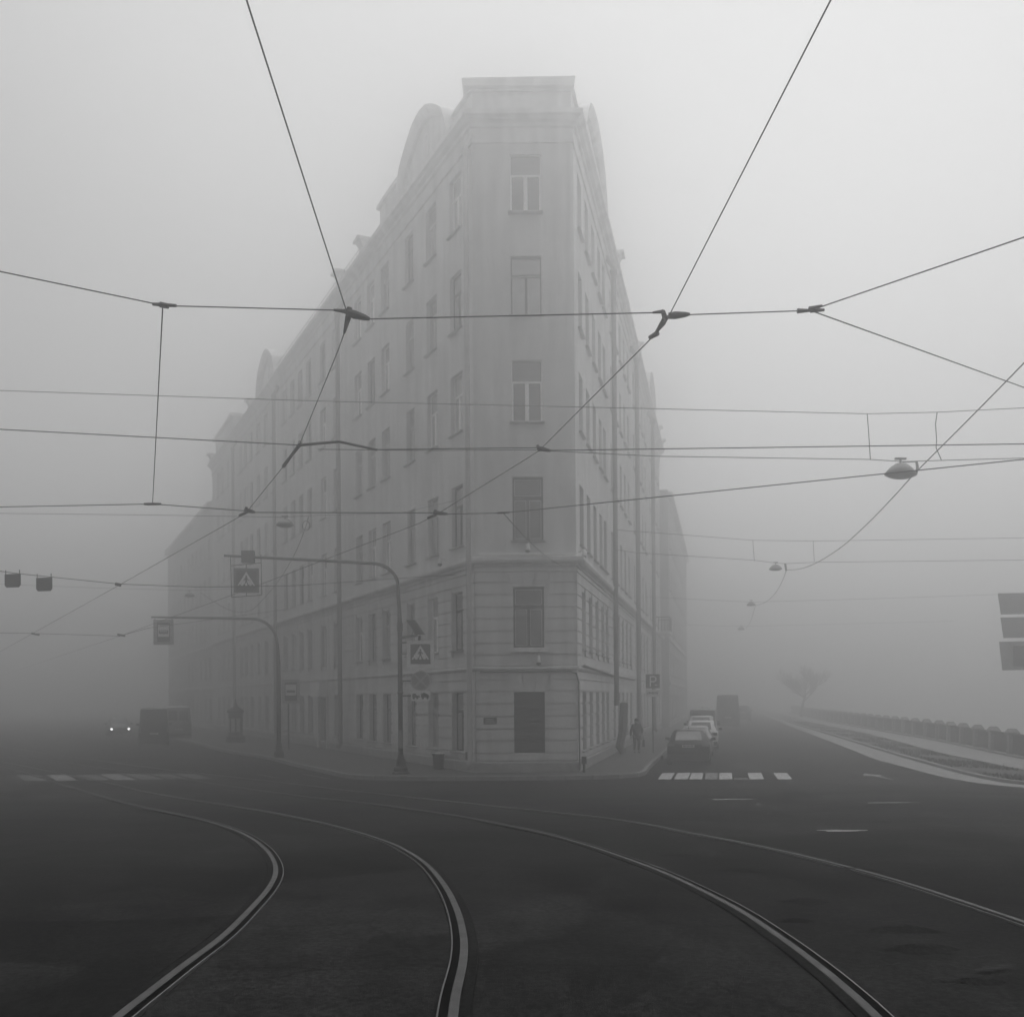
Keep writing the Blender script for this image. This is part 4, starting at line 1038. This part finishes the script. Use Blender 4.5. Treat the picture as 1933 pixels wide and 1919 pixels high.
for w_ in (wA[8], wB[7]): part('clamp', MB().tube([w_ + Vector((.0, 0, .10)), w_, w_ + Vector((-.16, .10, -.04))], [.03, .03, .024], 6), WIRE, t, world=True)
part('wire', MB().tube(sag(at(950, 968, Y2), at(1062, 1068, 36.95), .15), .008, 5), WIRE, t, world=True)
Y3 = 14.8
t = span('third span wire with a bowed insulated rod left of the house front', [ML, at(-60, 807, 14.6), at(565, 840, Y3), at(640, 833.5, Y3), at(710, 848.5, Y3), at(1015, 845, Y3), at(1042, 850, Y3), at(1990, 837, 14.0), MR2], .0075)
part('insulated_rod', MB().tube([at(566, 840, Y3), at(640, 833.5, Y3), at(712, 849, Y3)], [.022, .02, .018], 6), PIPE_D, t, world=True)
bar(t, at(1014, 845, Y3), at(1040, 851, Y3), .036, .014)
part('clamp', MB().tube([at(566, 835, Y3), wA[5], wA[6], wA[7]], [.03, .03, .022, .03], 6), WIRE, t, world=True)
part('clamp', MB().tube([at(1015, 842, Y3), wB[5]], [.026, .02], 6), WIRE, t, world=True)
part('wire', MB().tube([at(600, 848, Y3), at(820, 850, Y3 + .05), at(1018, 849, Y3 + .1)], .005, 5), WIRE, t, world=True)

# street lamps hung on span wires
def lamp(label, p, d, tilt=0.0):
    t = thing('hanging_street_lamp', label, 'lamp', p)
    k = d / 0.66
    sh = part('shade', MB().lathe([(.05*k, .20*k), (.13*k, .19*k), (.24*k, .10*k), (.33*k, -.02*k), (.325*k, -.035*k), (.05*k, .05 * k)], 20), SHADE, t, smooth=True)
    gl = part('glass_bowl', MB().lathe([(.31*k, -.034*k), (.30*k, -.05*k), (.22*k, -.085*k), (.10*k, -.10*k), (.01*k, -.10*k)], 20), SHADE_G, t, smooth=True)
    part('stem', MB().tube([(0, 0, .19*k), (0, 0, .30*k)], .025*k, 8), SHADE, t)
    part('clamp_plate', MB().box(-.12*k, .12*k, -.03, .03, .29*k, .33*k), SHADE, t)
    if tilt: sh.rotation_euler = (0, tilt, 0); gl.rotation_euler = (0, tilt, 0)
    return t
YL = 24.2
lp1 = at(1700, 893, YL)
t = lamp('large hanging street lamp at the right, nearest of the lamps', lp1, .76, R(5))
j1 = at(1731, 888, YL)
part('cable_box', MB().tube([at(1730, 871, YL), at(1732, 882, YL), at(1729, 896, YL)], [.03, .035, .03], 6), SHADE, t, world=True)
part('link_bar', MB().tube([at(1704, 872, YL), at(1730, 871, YL)], .018, 6), SHADE, t, world=True)
span('upper carrying wire spanning the junction above the nearest lamp', [OW(33.0, 11.5), at(-60, 735, YL + 1), at(600, 757, YL + 1), at(1220, 771, YL), at(1637, 781, YL), at(1768, 778, YL), at(1990, 767, YL), Vector((48, 27, 12.0))], .009)
span('lower carrying wire holding the nearest street lamp', [at(1018, 850, YL), at(1240, 861, YL), at(1641, 867, YL), at(1704, 871, YL), at(1772, 869, YL), at(1990, 863, YL), Vector((48, 27, 10.2))], .010)
for lab, pts in (('left of two dropper wires above the nearest lamp', [(1637, 781), (1640, 820), (1643, 867)]), ('right of two dropper wires above the nearest lamp', [(1769, 778), (1766, 800), (1768, 830), (1767, 845), (1777, 868)])):
    span(lab, [at(x, y, YL) for x, y in pts], .011, name='dropper_wire')
YM = 46.0
lp2 = at(1464, 1073, YM)
t = lamp('second hanging street lamp away along the embankment road', lp2, .62)
part('cable_box', MB().tube([at(1482, 1063, YM), at(1484, 1077, YM)], .05, 6), SHADE, t, world=True)
span('upper carrying wire of the second lamp, reaching from the house', [at(1165, 1000, YM), at(1274, 1008, YM), at(1421, 1019.5, YM), at(1536, 1021, YM), at(1990, 1014, YM), Vector((70, 48, 12.0))], .011)
span('lower carrying wire of the second lamp, reaching from the house', [at(1158, 1036, YM), at(1200, 1043, YM), at(1423, 1057, YM), at(1465, 1062.5, YM), at(1483, 1063.5, YM), at(1537, 1061, YM), at(1990, 1056, YM), Vector((70, 48, 10.5))], .011)
for lab, x0, x1 in (('left of two dropper wires above the second lamp', 1421, 1424), ('right of two dropper wires above the second lamp', 1535, 1537)):
    span(lab, [at(x0, 1020, YM), at(x1, 1059, YM)], .011, name='dropper_wire')
YN = 66.0; lp3 = at(1418, 1141, YN)
t = lamp('third hanging street lamp away along the embankment road', lp3, .62)
span('carrying wire of the third lamp', [at(1215, 1126, YN), at(1418, 1136, YN), at(1640, 1130, YN), at(1990, 1118, YN), Vector((80, 68, 11.5))], .011)
YO = 90.0; lp4 = at(1399, 1187, YO)
t = lamp('fourth and faintest hanging street lamp along the embankment road', lp4, .66)
span('carrying wire of the fourth lamp', [at(1250, 1178, YO), at(1399, 1182, YO), at(1800, 1172, YO)], .012)
cab = [(2060, 560, 16.4), (1985, 632, 17.2), (1900, 719, 18.6), (1810, 810, 21.2), (1731, 889, 24.0), (1690, 934, 26.2), (1640, 986, 29.5), (1590, 1031, 33.6), (1545, 1060, 38), (1512, 1073, 42), (1484, 1076, 45.9)]
span('sagging supply cable running from the nearest lamp to the second', [MR2] + smooth_path([at(*c) for c in cab], 4), .013, name='supply_cable')
span('supply cable sagging between the second and third lamps', smooth_path([at(*c) for c in ((1484, 1077, 46), (1476, 1098, 51), (1462, 1121, 56), (1445, 1136, 61), (1426, 1143, 66))], 4), .014, name='supply_cable')
span('supply cable sagging between the third and fourth lamps', smooth_path([at(*c) for c in ((1426, 1143, 66), (1421, 1160, 74), (1415, 1176, 82), (1408, 1186, 90))], 4), .014, name='supply_cable')
# left street
YP = 36.4; lp5 = at(538, 990, YP)
t = lamp('hanging street lamp before the left facade', lp5, .66)
span('thin wire carrying the left street lamp', [OW(36.4, 9.6), at(-60, 968, YP), at(300, 972, YP), at(538, 976, YP), at(582, 973, YP), at(757, 968, YP + 4), at(858, 945, 38.8)], .009)
span('supply cable dropping from the left lamp to the next one', smooth_path([at(*c) for c in ((582, 976, YP), (575, 1000, 37.5), (556, 1046, 40), (530, 1090, 44), (500, 1127, 48), (470, 1153, 52), (430, 1150, 56), (378, 1118, 60))], 4), .013, name='supply_cable')
part('coil', MB().tube([at(578 + 7 * math.cos(a / 3), 992 + 9 * math.sin(a / 3), YP) for a in range(20)], .012, 5), WIRE, t, world=True)
YQ = 60.0; t = lamp('far hanging street lamp over the left street', at(358, 1124, YQ), .64)
span('thin wire carrying the far left lamp', [OW(60, 10.2), at(-60, 1100, YQ), at(200, 1110, YQ), at(358, 1114, YQ), at(470, 1110, YQ)], .010)
t = span('span wire with two lane signs over the left street', [OW(33.5, 7.6), at(-60, 1070, 27), at(40, 1083, 27), at(225, 1102, 27.3), at(380, 1108, 28.5), at(560, 1105, 31), at(745, 1092, 35), at(862, 1084, 38.6)], .010)
part('clamp', MB().tube([at(218, 1102, 27.3), at(228, 1104, 27.3)], .05, 6), WIRE, t, world=True)
for lab, x0, x1, y0, y1 in (('dark lane sign hanging on the left span wire, seen from behind', 66, 101, 1090, 1115.5), ('dark lane sign at the left edge beside its twin', 6, 42, 1083, 1108.5)):
    c = at((x0 + x1) / 2, (y0 + y1) / 2, 27.0); w, h = .51, .37
    ls = thing('lane_sign', lab, 'sign', c, R(-14))
    r_ = .06; poly = [(-w/2, h/2), (-w/2, -h/2 + r_), (-w/2 + r_, -h/2), (w/2 - r_, -h/2), (w/2, -h/2 + r_), (w/2, h/2)]
    part('plate', MB().prism(poly, -.01, .01), POLE, ls)
    for x in (-w/2 + .03, w/2 - .03): part('hook', MB().tube([(x, 0, h/2), (x, 0, h/2 + .11)], .012, 5), POLE, ls)
t = span('farthest span wire over the left street', [OW(45, 6.2), at(-60, 1193, 45), at(60, 1195, 45), at(225, 1200, 44), at(280, 1185, 45), at(420, 1166, 48), at(540, 1150, 50)], .011)
for q in ((66, 1197), (228, 1199)): part('clamp', MB().tube([at(q[0] - 6, q[1] - 2, 44.5), at(q[0] + 8, q[1] + 1, 44.5)], .05, 6), WIRE, t, world=True)

# =================================================================== SMALL THINGS ON AND BY THE HOUSE
def camera_dome(label, p, s=1.0, rz=0.0):
    t = thing('surveillance_camera', label, 'camera', p, rz, 'surveillance cameras on the corner house')
    part('bracket', MB().tube([(0, .22, .12), (0, .02, .16)], .03, 6), PLASTIC_W, t)
    part('housing', MB().lathe([(.04, .22), (.06, .18), (.075, .08), (.095, .02), (.095, -.04)], 12), PLASTIC_W, t, smooth=True)
    part('lens_dome', MB().lathe([(.09, -.04), (.085, -.09), (.06, -.13), (.01, -.15)], 12), PLASTIC_D, t, smooth=True)
camera_dome('white dome camera above the belt cornice on the house front', FF.P(1.98, .30, 8.52))
camera_dome('white dome camera at the right corner of the belt cornice', FR.P(0.25, .30, 8.36), rz=FR.rz)
camera_dome('white dome camera above the dark shuttered opening', FF.P(2.36, .22, 4.32))
camera_dome('white dome camera over the belt cornice of the left facade', FL.P(2.85, .30, 8.42), rz=FL.rz)
bn = thing('litter_bin', 'dark litter bin standing against the left facade', 'bin', (-2.95, 39.1, 0.15))
part('body', MB().lathe([(.19, 0), (.21, .02), (.24, .55), (.25, .57)], 14), BINM, bn); part('rim', MB().lathe([(.255, .55), (.26, .60), (.22, .60), (.21, .55)], 14), IRON, bn)
part('liner', MB().lathe([(.16, .585), (.17, .63), (.08, .66), (.01, .65)], 10), PLASTIC_W, bn)
bo = thing('corner_post', 'short dark post with a box at the right corner of the house', 'bollard', (2.68, 36.75, 0.15))
part('post', MB().tube([(0, 0, 0), (0, 0, .35)], .05, 8), IRON, bo); part('box', MB().box(-.09, .09, -.09, .09, .33, .60), IRON, bo)
# advertising column on the left pavement
ac = thing('advertising_column', 'dark advertising column with pointed cap on the left pavement', 'column', (-18.15, 64.31, 0.15))
part('base', MB().lathe([(.62, -.01), (.60, .35), (.46, .45)], 16), IRON, ac); part('drum', MB().lathe([(.45, .45), (.45, 1.95)], 16), PLATE_D, ac)
part('cap', MB().lathe([(.54, 1.95), (.54, 2.08), (.36, 2.22), (.16, 2.36), (.07, 2.6), (.03, 2.85)], 16), IRON, ac)
for i in range(3):
    a = -1.2 + i * .8; part('poster', MB().add([(.456 * math.sin(a + d), -.456 * math.cos(a + d), z) for d, z in ((0, .7), (.28, .7), (.56, .7), (.56, 1.6), (.28, 1.6), (0, 1.6))], [(0, 1, 4, 5), (1, 2, 3, 4)]), GREY_F, ac)

# =================================================================== VEHICLES
# stations along the length (y, from the tail forwards): y, zb, zs (shoulder), zr (roof), w (half width), wr (roof half width)
def car(label, pos, heading, style, paint, length=4.35, width=1.78, height=1.5, group=None, name='parked_car', front_lights=None, rearglass=None):
    t = thing(name, label, 'car' if style != 'van' else 'van', pos, heading, group)
    hw = width / 2; H = height
    if style in ('hatch', 'suv'):
        zs = .62 * H
        S = [(0.0, .34, .50*H, .56*H, .86, .74), (.06, .26, zs, .64*H, .95, .80), (.22, .22, zs + .02, .70*H, .98, .80), (.62, .20, zs + .01, .975*H, 1.0, .70), (1.15, .20, zs, H, 1.0, .73), (2.0, .20, zs - .02, H, 1.0, .74), (2.55, .20, zs - .03, .965*H, 1.0, .72), (3.2, .20, zs - .05, .68*H, 1.0, .80), (3.5, .20, zs - .07, .64*H, .99, .82), (4.0, .22, .52*H, .57*H, .96, .80), (4.28, .28, .45*H, .48*H, .86, .70), (4.35, .36, .38*H, .40*H, .74, .60)]
        gi = (2, 3); wi = (6, 7); side = (3, 6)
    elif style == 'sedan':
        zs = .62 * H
        S = [(0.0, .34, .52*H, .58*H, .84, .72), (.06, .26, zs, .66*H, .94, .80), (.45, .22, zs + .03, .71*H, .98, .84), (.75, .20, zs + .03, .73*H, .99, .82), (1.25, .20, zs + .01, .96*H, 1.0, .68), (1.7, .20, zs, H, 1.0, .70), (2.2, .20, zs - .01, H, 1.0, .71), (2.75, .20, zs - .03, .95*H, 1.0, .70), (3.3, .20, zs - .05, .69*H, 1.0, .80), (3.6, .20, zs - .07, .65*H, .99, .82), (4.05, .22, .52*H, .57*H, .96, .80), (4.30, .28, .45*H, .48*H, .86, .70), (4.35, .36, .38*H, .40*H, .74, .60)]
        gi = (3, 4); wi = (7, 8); side = (4, 7)
    else:   # van
        zs = .50 * H
        S = [(0.0, .30, zs - .1, .94*H, .93, .84), (.05, .24, zs, .97*H, .98, .86), (.5, .22, zs, H, 1.0, .87), (1.5, .22, zs, H, 1.0, .87), (2.6, .22, zs, H, 1.0, .87), (3.1, .22, zs, .96*H, 1.0, .85), (3.6, .22, zs - .02, .62*H, 1.0, .86), (3.9, .22, zs - .08, .52*H, .98, .85), (4.25, .26, .38*H, .42*H, .9, .78), (4.35, .34, .30*H, .33*H, .8, .66)]
        gi = (0, 1); wi = (5, 6); side = (4, 5)
    k = length / 4.35
    rings = []
    for y, zb, zsx, zr, w, wr in S:
        w *= hw; wr *= hw; zm = zb + (zsx - zb) * .45
        half = [(0, zb), (w*.90, zb), (w*.985, zb + .12), (w, zm), (w*.985, zsx - .05), (w*.95, zsx), (wr, zr - .07), (wr*.88, zr - .015), (wr*.5, zr), (0, zr + .006)]
        ring = [(x, y * k, z) for x, z in half] + [(-x, y * k, z) for x, z in reversed(half[1:-1])]
        rings.append(ring)
    n = len(rings[0]); vs = [p for r_ in rings for p in r_]; fs = []
    for i in range(len(rings) - 1):
        for j in range(n): fs.append((i*n + j, i*n + (j+1) % n, (i+1)*n + (j+1) % n, (i+1)*n + j))
    fs.append(tuple(range(n))); fs.append(tuple((len(rings)-1)*n + j for j in range(n-1, -1, -1)))
    body = part('body', MB().add(vs, fs), paint, t, smooth=True)
    def pane(name, pts, inset=.08, off=.012, mat=CGLASS):
        P = [Vector(p) for p in pts]; c = sum(P, Vector()) / len(P)
        nrm = (P[1] - P[0]).cross(P[-1] - P[0]).normalized()
        if nrm.dot(c - Vector((0, length/2, H*.4))) < 0: nrm = -nrm
        q = [p + (c - p).normalized() * inset * 1.3 + nrm * off for p in P]
        q2 = [p - nrm * .02 for p in q]; m = len(q)
        mb = MB().add(q + q2, [tuple(range(m))] + [(i, (i+1) % m, (i+1) % m + m, i + m) for i in range(m)])
        return part(name, mb, mat, t)
    if style != 'van':
        a, b = rings[gi[0]], rings[gi[1]]
        pane('rear_window', [a[n-7], a[7], b[7], b[n-7]], .07, .02, rearglass or CGLASS)
    else:
        a, b = rings[0], rings[1]
        for s_ in (1, -1):
            z0, z1 = H * .58, H * .86; x0, x1 = .06 * s_, .74 * hw * s_
            part('rear_window', MB().add([(x0, -.012, z0), (x1, -.012, z0), (x1 * .97, -.012, z1), (x0, -.012, z1)], [(0, 1, 2, 3)]), CGLASS, t)
    a, b = rings[wi[0]], rings[wi[1]]
    pane('windscreen', [a[n-7], a[7], b[7], b[n-7]], .07, .02)
    for s_ in (0, 1):
        lo, hi = (5, 6) if s_ == 0 else (n - 5, n - 6)
        mid = (side[0] + side[1]) // 2
        for i0, i1 in ((side[0], mid), (mid, side[1])):
            if i1 > i0: pane('side_window', [rings[i0][lo], rings[i1][lo], rings[i1][hi], rings[i0][hi]], .06, .014)
    for s_ in (1, -1):
        part('tail_lamp', MB().box(min(s_*hw*.93, s_*hw*.62), max(s_*hw*.93, s_*hw*.62), -.01, .12, .55*H, .62*H) if style != 'van' else MB().box(min(s_*hw*.96, s_*hw*.84), max(s_*hw*.96, s_*hw*.84), -.02, .06, .34*H, .50*H), TAIL, t)
        m = part('mirror', MB().hexa([(s_*hw*1.0, 2.72*k, zs + .02), (s_*(hw*1.0 + .20), 2.74*k, zs + .04), (s_*(hw + .18), 2.86*k, zs + .04), (s_*hw, 2.84*k, zs + .02), (s_*hw, 2.72*k, zs + .16), (s_*(hw + .19), 2.74*k, zs + .17), (s_*(hw + .17), 2.86*k, zs + .16), (s_*hw, 2.84*k, zs + .15)]), PLASTIC_D, t)
        hl = part('headlamp', MB().box(min(s_*hw*.82, s_*hw*.5), max(s_*hw*.82, s_*hw*.5), length - .22, length - .02, .40*H, .47*H), front_lights or RIM, t) if front_lights is None else part('headlamp', MB().disc(.10, length - .03, length + .02, 14, (s_*hw*.74, .42*H)), front_lights, t)
        for yy in (.72 * k, length - .82 * k):
            wh = MB(); r_ = .31 if style == 'hatch' or style == 'sedan' else .35
            prof = [(r_ - .05, -.095), (r_, -.08), (r_, .08), (r_ - .05, .095)]
            vs2 = []; fs2 = []; kk = 18
            for rr, xx in prof:
                for j in range(kk): a_ = 6.2832 * j / kk; vs2.append((xx, rr * math.cos(a_), rr * math.sin(a_)))
            for i in range(3):
                for j in range(kk): fs2.append((i*kk + j, i*kk + (j+1) % kk, (i+1)*kk + (j+1) % kk, (i+1)*kk + j))
            fs2 += [tuple(range(kk)), tuple(3*kk + j for j in range(kk))]
            wo_ = part('wheel', wh.add(vs2, fs2), TYRE, t, loc=(s_*(hw - .09), yy, r_ + .005))
            rimv = MB(); vs3 = [(s_ * .10, (r_ - .08) * math.cos(6.2832*j/10), (r_ - .08) * math.sin(6.2832*j/10)) for j in range(10)] + [(s_ * .07, 0, 0)]
            part('rim', rimv.add(vs3, [(j, (j+1) % 10, 10) for j in range(10)]), RIM, wo_)
    part('rear_bumper', MB().hexa([(-hw*.93, -.05, .28), (hw*.93, -.05, .28), (hw*.97, .25, .26), (-hw*.97, .25, .26), (-hw*.93, -.06, .48), (hw*.93, -.06, .48), (hw*.97, .25, .48), (-hw*.97, .25, .48)]), paint if style == 'sedan' else PLASTIC_D, t)
    pl = part('number_plate', MB().box(-.26, .26, -.075, -.055, .52*H if style != 'van' else .30*H, .52*H + .11 if style != 'van' else .30*H + .11), S_WHITE, t)
    zpl = (.52*H if style != 'van' else .30*H)
    m = MB()
    for i in range(8): m.box(-.22 + .055 * i, -.185 + .055 * i, -.078, -.075, zpl + .025, zpl + .085)
    part('plate_characters', m, S_BLACK, pl)
    if style in ('hatch', 'suv'): part('rear_wiper', MB().tube([(0, .05, zs + .10), (.30, .20, .72*H)], .012, 5), PLASTIC_D, t)
    part('underbody', MB().box(-hw*.8, hw*.8, .3, length - .4, .16, .30), PLASTIC_D, t)
    part('roof_aerial', MB().tube([(0, .75*k, H), (0, .60*k, H + .14)], .012, 5), PLASTIC_D, t)
    return t
P_DARK = M('paint_dark', 0.016, 0.35, var=0.15, spec=0.35); P_SIL = M('paint_silver', 0.24, 0.35, metal=0.3, var=0.06)
P_WHT = M('paint_white', 0.70, 0.35, var=0.05); P_GREY = M('paint_grey', 0.10, 0.35, var=0.1); P_LITE = M('paint_pale', 0.45, 0.35, var=0.06)
HD = -math.atan2(DR.x, DR.y)
def row(y, off=0.0): return (7.52 + .215 * (y - 41.9) + off, y, 0.0)
GRP = 'cars parked along the embankment kerb'
car('dark hatchback parked nearest, its tail towards the zebra crossing', row(41.9), HD, 'hatch', P_DARK, 4.3, 1.86, 1.52, GRP, rearglass=CGLASS_L)
car('silver saloon parked directly in front of the dark hatchback', row(47.6, .10), HD, 'sedan', P_SIL, 4.45, 1.76, 1.48, GRP)
car('white tall car, third in the parked row', row(53.4, .28), HD, 'suv', P_WHT, 4.4, 1.86, 1.60, GRP)
car('pale off-road car, fourth in the parked row', row(59.6, .15), HD, 'suv', P_LITE, 4.5, 1.88, 1.74, GRP)
car('dark van, last of the parked row fading in fog', row(66.2, .1), HD, 'van', P_GREY, 4.9, 1.9, 2.08, GRP)
car('tall dark van driving away in fog on the embankment road', (19.8, 90.0, 0), HD, 'van', P_DARK, 5.8, 2.2, 3.05, name='driving_van')
car('faint dark car far ahead in fog on the embankment road', (26.4, 112.0, 0), HD, 'suv', P_GREY, 4.4, 1.85, 1.8, name='driving_car')
HLFT = math.atan2(-DL.x, DL.y)
car('dark box van standing in fog on the left street', (-23.4, 64.0, 0), HLFT - R(6), 'van', P_DARK, 5.2, 1.9, 2.45, name='parked_van')
car('paler van standing in front of the dark van, left street', (-24.7, 72.5, 0), HLFT, 'van', P_SIL, 5.0, 1.95, 2.5, name='parked_van')
# oncoming car with its headlamps on
oc = Vector((-32.0, 80.0, 0)); hd = HLFT + math.pi
nose = Vector((math.sin(-hd), math.cos(hd), 0)) * 4.35
car('oncoming car with both headlamps lit in fog on the left street', oc - nose, hd, 'sedan', P_GREY, 4.4, 1.78, 1.5, name='oncoming_car', front_lights=HEADL)

# =================================================================== PERSON
def skin_mesh(name, verts, edges, radii, mat, parent, root=0, sub=1, loc=(0, 0, 0)):
    me = bpy.data.meshes.new(name); me.from_pydata(verts, edges, []); me.materials.append(mat)
    o = bpy.data.objects.new(name, me); COL.objects.link(o)
    if parent: o.parent = parent
    o.location = loc
    md = o.modifiers.new('skin', 'SKIN'); md.use_smooth_shade = True
    for i, r_ in enumerate(radii):
        sv = me.skin_vertices[0].data[i]; sv.radius = (r_, r_) if not isinstance(r_, tuple) else r_; sv.use_root = (i == root)
    sb = o.modifiers.new('sub', 'SUBSURF'); sb.levels = sub; sb.render_levels = sub
    return o
PP = Vector((6.24, 49.2, 0.15))
V, E, RD = [], [], []
def vtx(p, r_): V.append(p); RD.append(r_); return len(V) - 1
def chain(start, pts):
    i = start
    for p, r_ in pts:
        j = vtx(p, r_); E.append((i, j)); i = j
    return i
pel = vtx((0, 0, .92), .15)
ch = chain(pel, [((0, 0, 1.08), .145), ((0, .01, 1.28), (.19, .13))]); nk = chain(ch, [((0, .01, 1.44), .065), ((0, 0, 1.50), .07)])
chain(nk, [((0, -.01, 1.56), (.085, .10)), ((0, .0, 1.64), .085)])
hands = []
for s_, el, wr in ((1, (.30, .04, 1.08), (.25, -.16, .96)), (-1, (-.29, .02, 1.06), (-.31, -.06, .80))):
    sh = chain(ch, [((s_ * .17, .01, 1.37), .075)])
    w_ = chain(sh, [(el, .05), (wr, .035)]); hands.append((w_, wr, s_))
for w_, wr, s_ in hands:
    d = (Vector(wr) - Vector((s_ * .30, .04, 1.08))).normalized(); side = Vector((1, 0, 0)) - d * d.x; side.normalize()
    palm = Vector(wr) + d * .06; pi_ = chain(w_, [(tuple(palm), (.038, .02))])
    for f, ln in ((-.027, .055), (-.009, .066), (.009, .062), (.027, .05)):
        k1 = palm + side * f + d * .03; k2 = k1 + d * ln * .5 + Vector((0, -.012, 0)); k3 = k2 + d * ln * .4 + Vector((0, -.02, 0))
        chain(pi_, [(tuple(k1), .010), (tuple(k2), .009), (tuple(k3), .008)])
    th0 = Vector(wr) + d * .03 - side * s_ * .035
    chain(pi_, [(tuple(th0), .011), (tuple(th0 + d * .03 - side * s_ * .015), .010)])
for s_, kn, an, toe in ((1, (.10, -.10, .50), (.10, .02, .09), (.11, -.14, .04)), (-1, (-.09, .0, .49), (-.10, .06, .09), (-.11, -.10, .035))):
    chain(pel, [((s_ * .10, 0, .86), .10), (kn, .068), (an, .045), (toe, .04)])
person = skin_mesh('person', V, E, RD, SKIN, None, 0, 2, PP)
person.rotation_euler = (0, 0, R(6))
tag(person, 'person in a dark coat and hat walking along the right pavement with a bag', 'person')
# coat: one shell from collar to mid thigh, with sleeves
cv = [(0, 0, .98), (0, 0, 1.10), (0, .01, 1.28), (0, .01, 1.42)]; ce = [(0, 1), (1, 2), (2, 3)]; cr = [(.20, .17), (.185, .16), (.215, .155), (.11, .10)]
def cadd(p, r_, frm): cv.append(p); cr.append(r_); ce.append((frm, len(cv) - 1)); return len(cv) - 1
h_ = cadd((0, 0, .78), (.23, .19), 0); cadd((0, 0, .66), (.235, .19), h_)
for s_, el, wr in ((1, (.30, .04, 1.08), (.255, -.13, .975)), (-1, (-.29, .02, 1.06), (-.31, -.045, .84))):
    a = cadd((s_ * .185, .01, 1.37), .095, 2); b = cadd(el, .072, a); cadd(wr, .058, b)
skin_mesh('coat', cv, ce, cr, CLOTH_D, person, 0, 2)
tv = [(0, 0, .88)]; te = []; tr = [.155]
for s_, kn, an in ((1, (.10, -.10, .50), (.10, .02, .11)), (-1, (-.09, .0, .49), (-.10, .06, .11))):
    i0 = len(tv); tv += [(s_ * .10, 0, .80), kn, an]; tr += [.115, .085, .068]; te += [(0, i0), (i0, i0 + 1), (i0 + 1, i0 + 2)]
skin_mesh('trousers', tv, te, tr, CLOTH_T, person, 0, 2)
for s_, an, toe in ((1, (.10, .02, .09), (.11, -.15, .04)), (-1, (-.10, .06, .09), (-.11, -.11, .035))):
    a = Vector(an); t_ = Vector(toe)
    part('shoe', MB().tube([(a.x, a.y + .05, .05), (a.x, a.y - .02, .055), (t_.x, t_.y + .06, .045), (t_.x, t_.y - .03, .032)], [.045, .055, .048, .028], 8), PLASTIC_D, person, smooth=True)
part('hat', MB().lathe([(.095, 1.585), (.108, 1.60), (.108, 1.66), (.085, 1.72), (.03, 1.745)], 14, (0, .01, 0)), CLOTH_D, person, smooth=True)
part('scarf', MB().lathe([(.11, 1.41), (.12, 1.45), (.10, 1.50)], 12, (0, .01, 0)), CLOTH_T, person, smooth=True)
hairm = MB().lathe([(.10, 1.50), (.105, 1.56), (.10, 1.60)], 12, (0, .035, 0)); part('hair', hairm, CLOTH_T, person, smooth=True)
fm = MB(); fm.box(-.042, -.018, -.112, -.10, 1.565, 1.577); fm.box(.018, .042, -.112, -.10, 1.565, 1.577); fm.box(-.025, .025, -.112, -.095, 1.50, 1.507)
part('eyes_and_mouth', fm, PLASTIC_D, person); part('nose', MB().add([(-.012, -.10, 1.53), (.012, -.10, 1.53), (0, -.128, 1.532), (0, -.104, 1.565)], [(0, 1, 2), (0, 2, 3), (2, 1, 3)]), SKIN, person)
bgx = thing('carrier_bag', 'dark carrier bag held by the walking person', 'bag', PP + Vector((.335, -.10, .30)))
part('bag_body', MB().hexa([(-.06, -.13, 0), (.06, -.13, 0), (.06, .13, 0), (-.06, .13, 0), (-.04, -.11, .36), (.04, -.11, .36), (.04, .11, .36), (-.04, .11, .36)]), CLOTH_T, bgx)
part('bag_handle', MB().tube([(0, -.07, .35), (-.02, -.03, .52), (-.04, .02, .58), (-.02, .05, .52), (0, .08, .35)], .008, 5), CLOTH_T, bgx)
pg = thing('folded_paper', 'pale folded paper in the hand of the walking person', 'paper', PP + Vector((.20, -.22, .93)))
part('sheet', MB().box(-.09, .07, -.012, .012, -.05, .06), BAG, pg)

# =================================================================== TREE
rt = random.Random(21)
TP = Vector((37.2, 126.0, 0.1))
tree = thing('bare_tree', 'bare spreading tree barely seen in fog beyond the embankment verge', 'tree', TP)
tm = MB(); cm_ = MB()
tm.tube([(0, 0, -.1), (.05, 0, .8), (.25, .1, 1.8), (.5, 0, 2.7)], [.24, .18, .16, .14], 8)
def branch(p, d, L, r_, lev):
    pts = [p]; q = Vector(p); dd = Vector(d)
    for i in range(4):
        dd = (dd + Vector((rt.uniform(-.25, .25), rt.uniform(-.25, .25), rt.uniform(-.12, .22)))).normalized(); q = q + dd * L / 4; pts.append(q.copy())
    (tm if lev == 0 else cm_).tube(pts, [r_ * (1 - .16 * i) for i in range(5)], 5 if lev < 2 else 3, cap=False)
    if lev < 4:
        for i in range(5 if lev < 3 else 4):
            k = rt.choice([1, 2, 3, 4]); nd = (dd + Vector((rt.uniform(-1, 1), rt.uniform(-1, 1), rt.uniform(-.3, .8)))).normalized()
            branch(pts[k], nd, L * rt.uniform(.55, .75), r_ * .55, lev + 1)
for i in range(6):
    a = i * 1.05 + .4; branch(Vector((.5, 0, 2.2 + .12 * i)), Vector((math.cos(a), math.sin(a), .45 + .12 * i)).normalized(), 2.2, .10, 0)
part('trunk', tm, BARK, tree); part('crown', cm_, BARK, tree)

# =================================================================== HAZE
HX0, HX1, HY0, HY1, HZ0, HZ1 = -262.0, 352.0, -62.0, 374.0, -6.0, 30.0
hz = link('haze', MB().box(HX0, HX1, HY0, HY1, HZ0, HZ1).mesh('haze'), haze_material())
tag(hz, 'thick pale morning fog filling the streets', 'fog', kind='stuff')
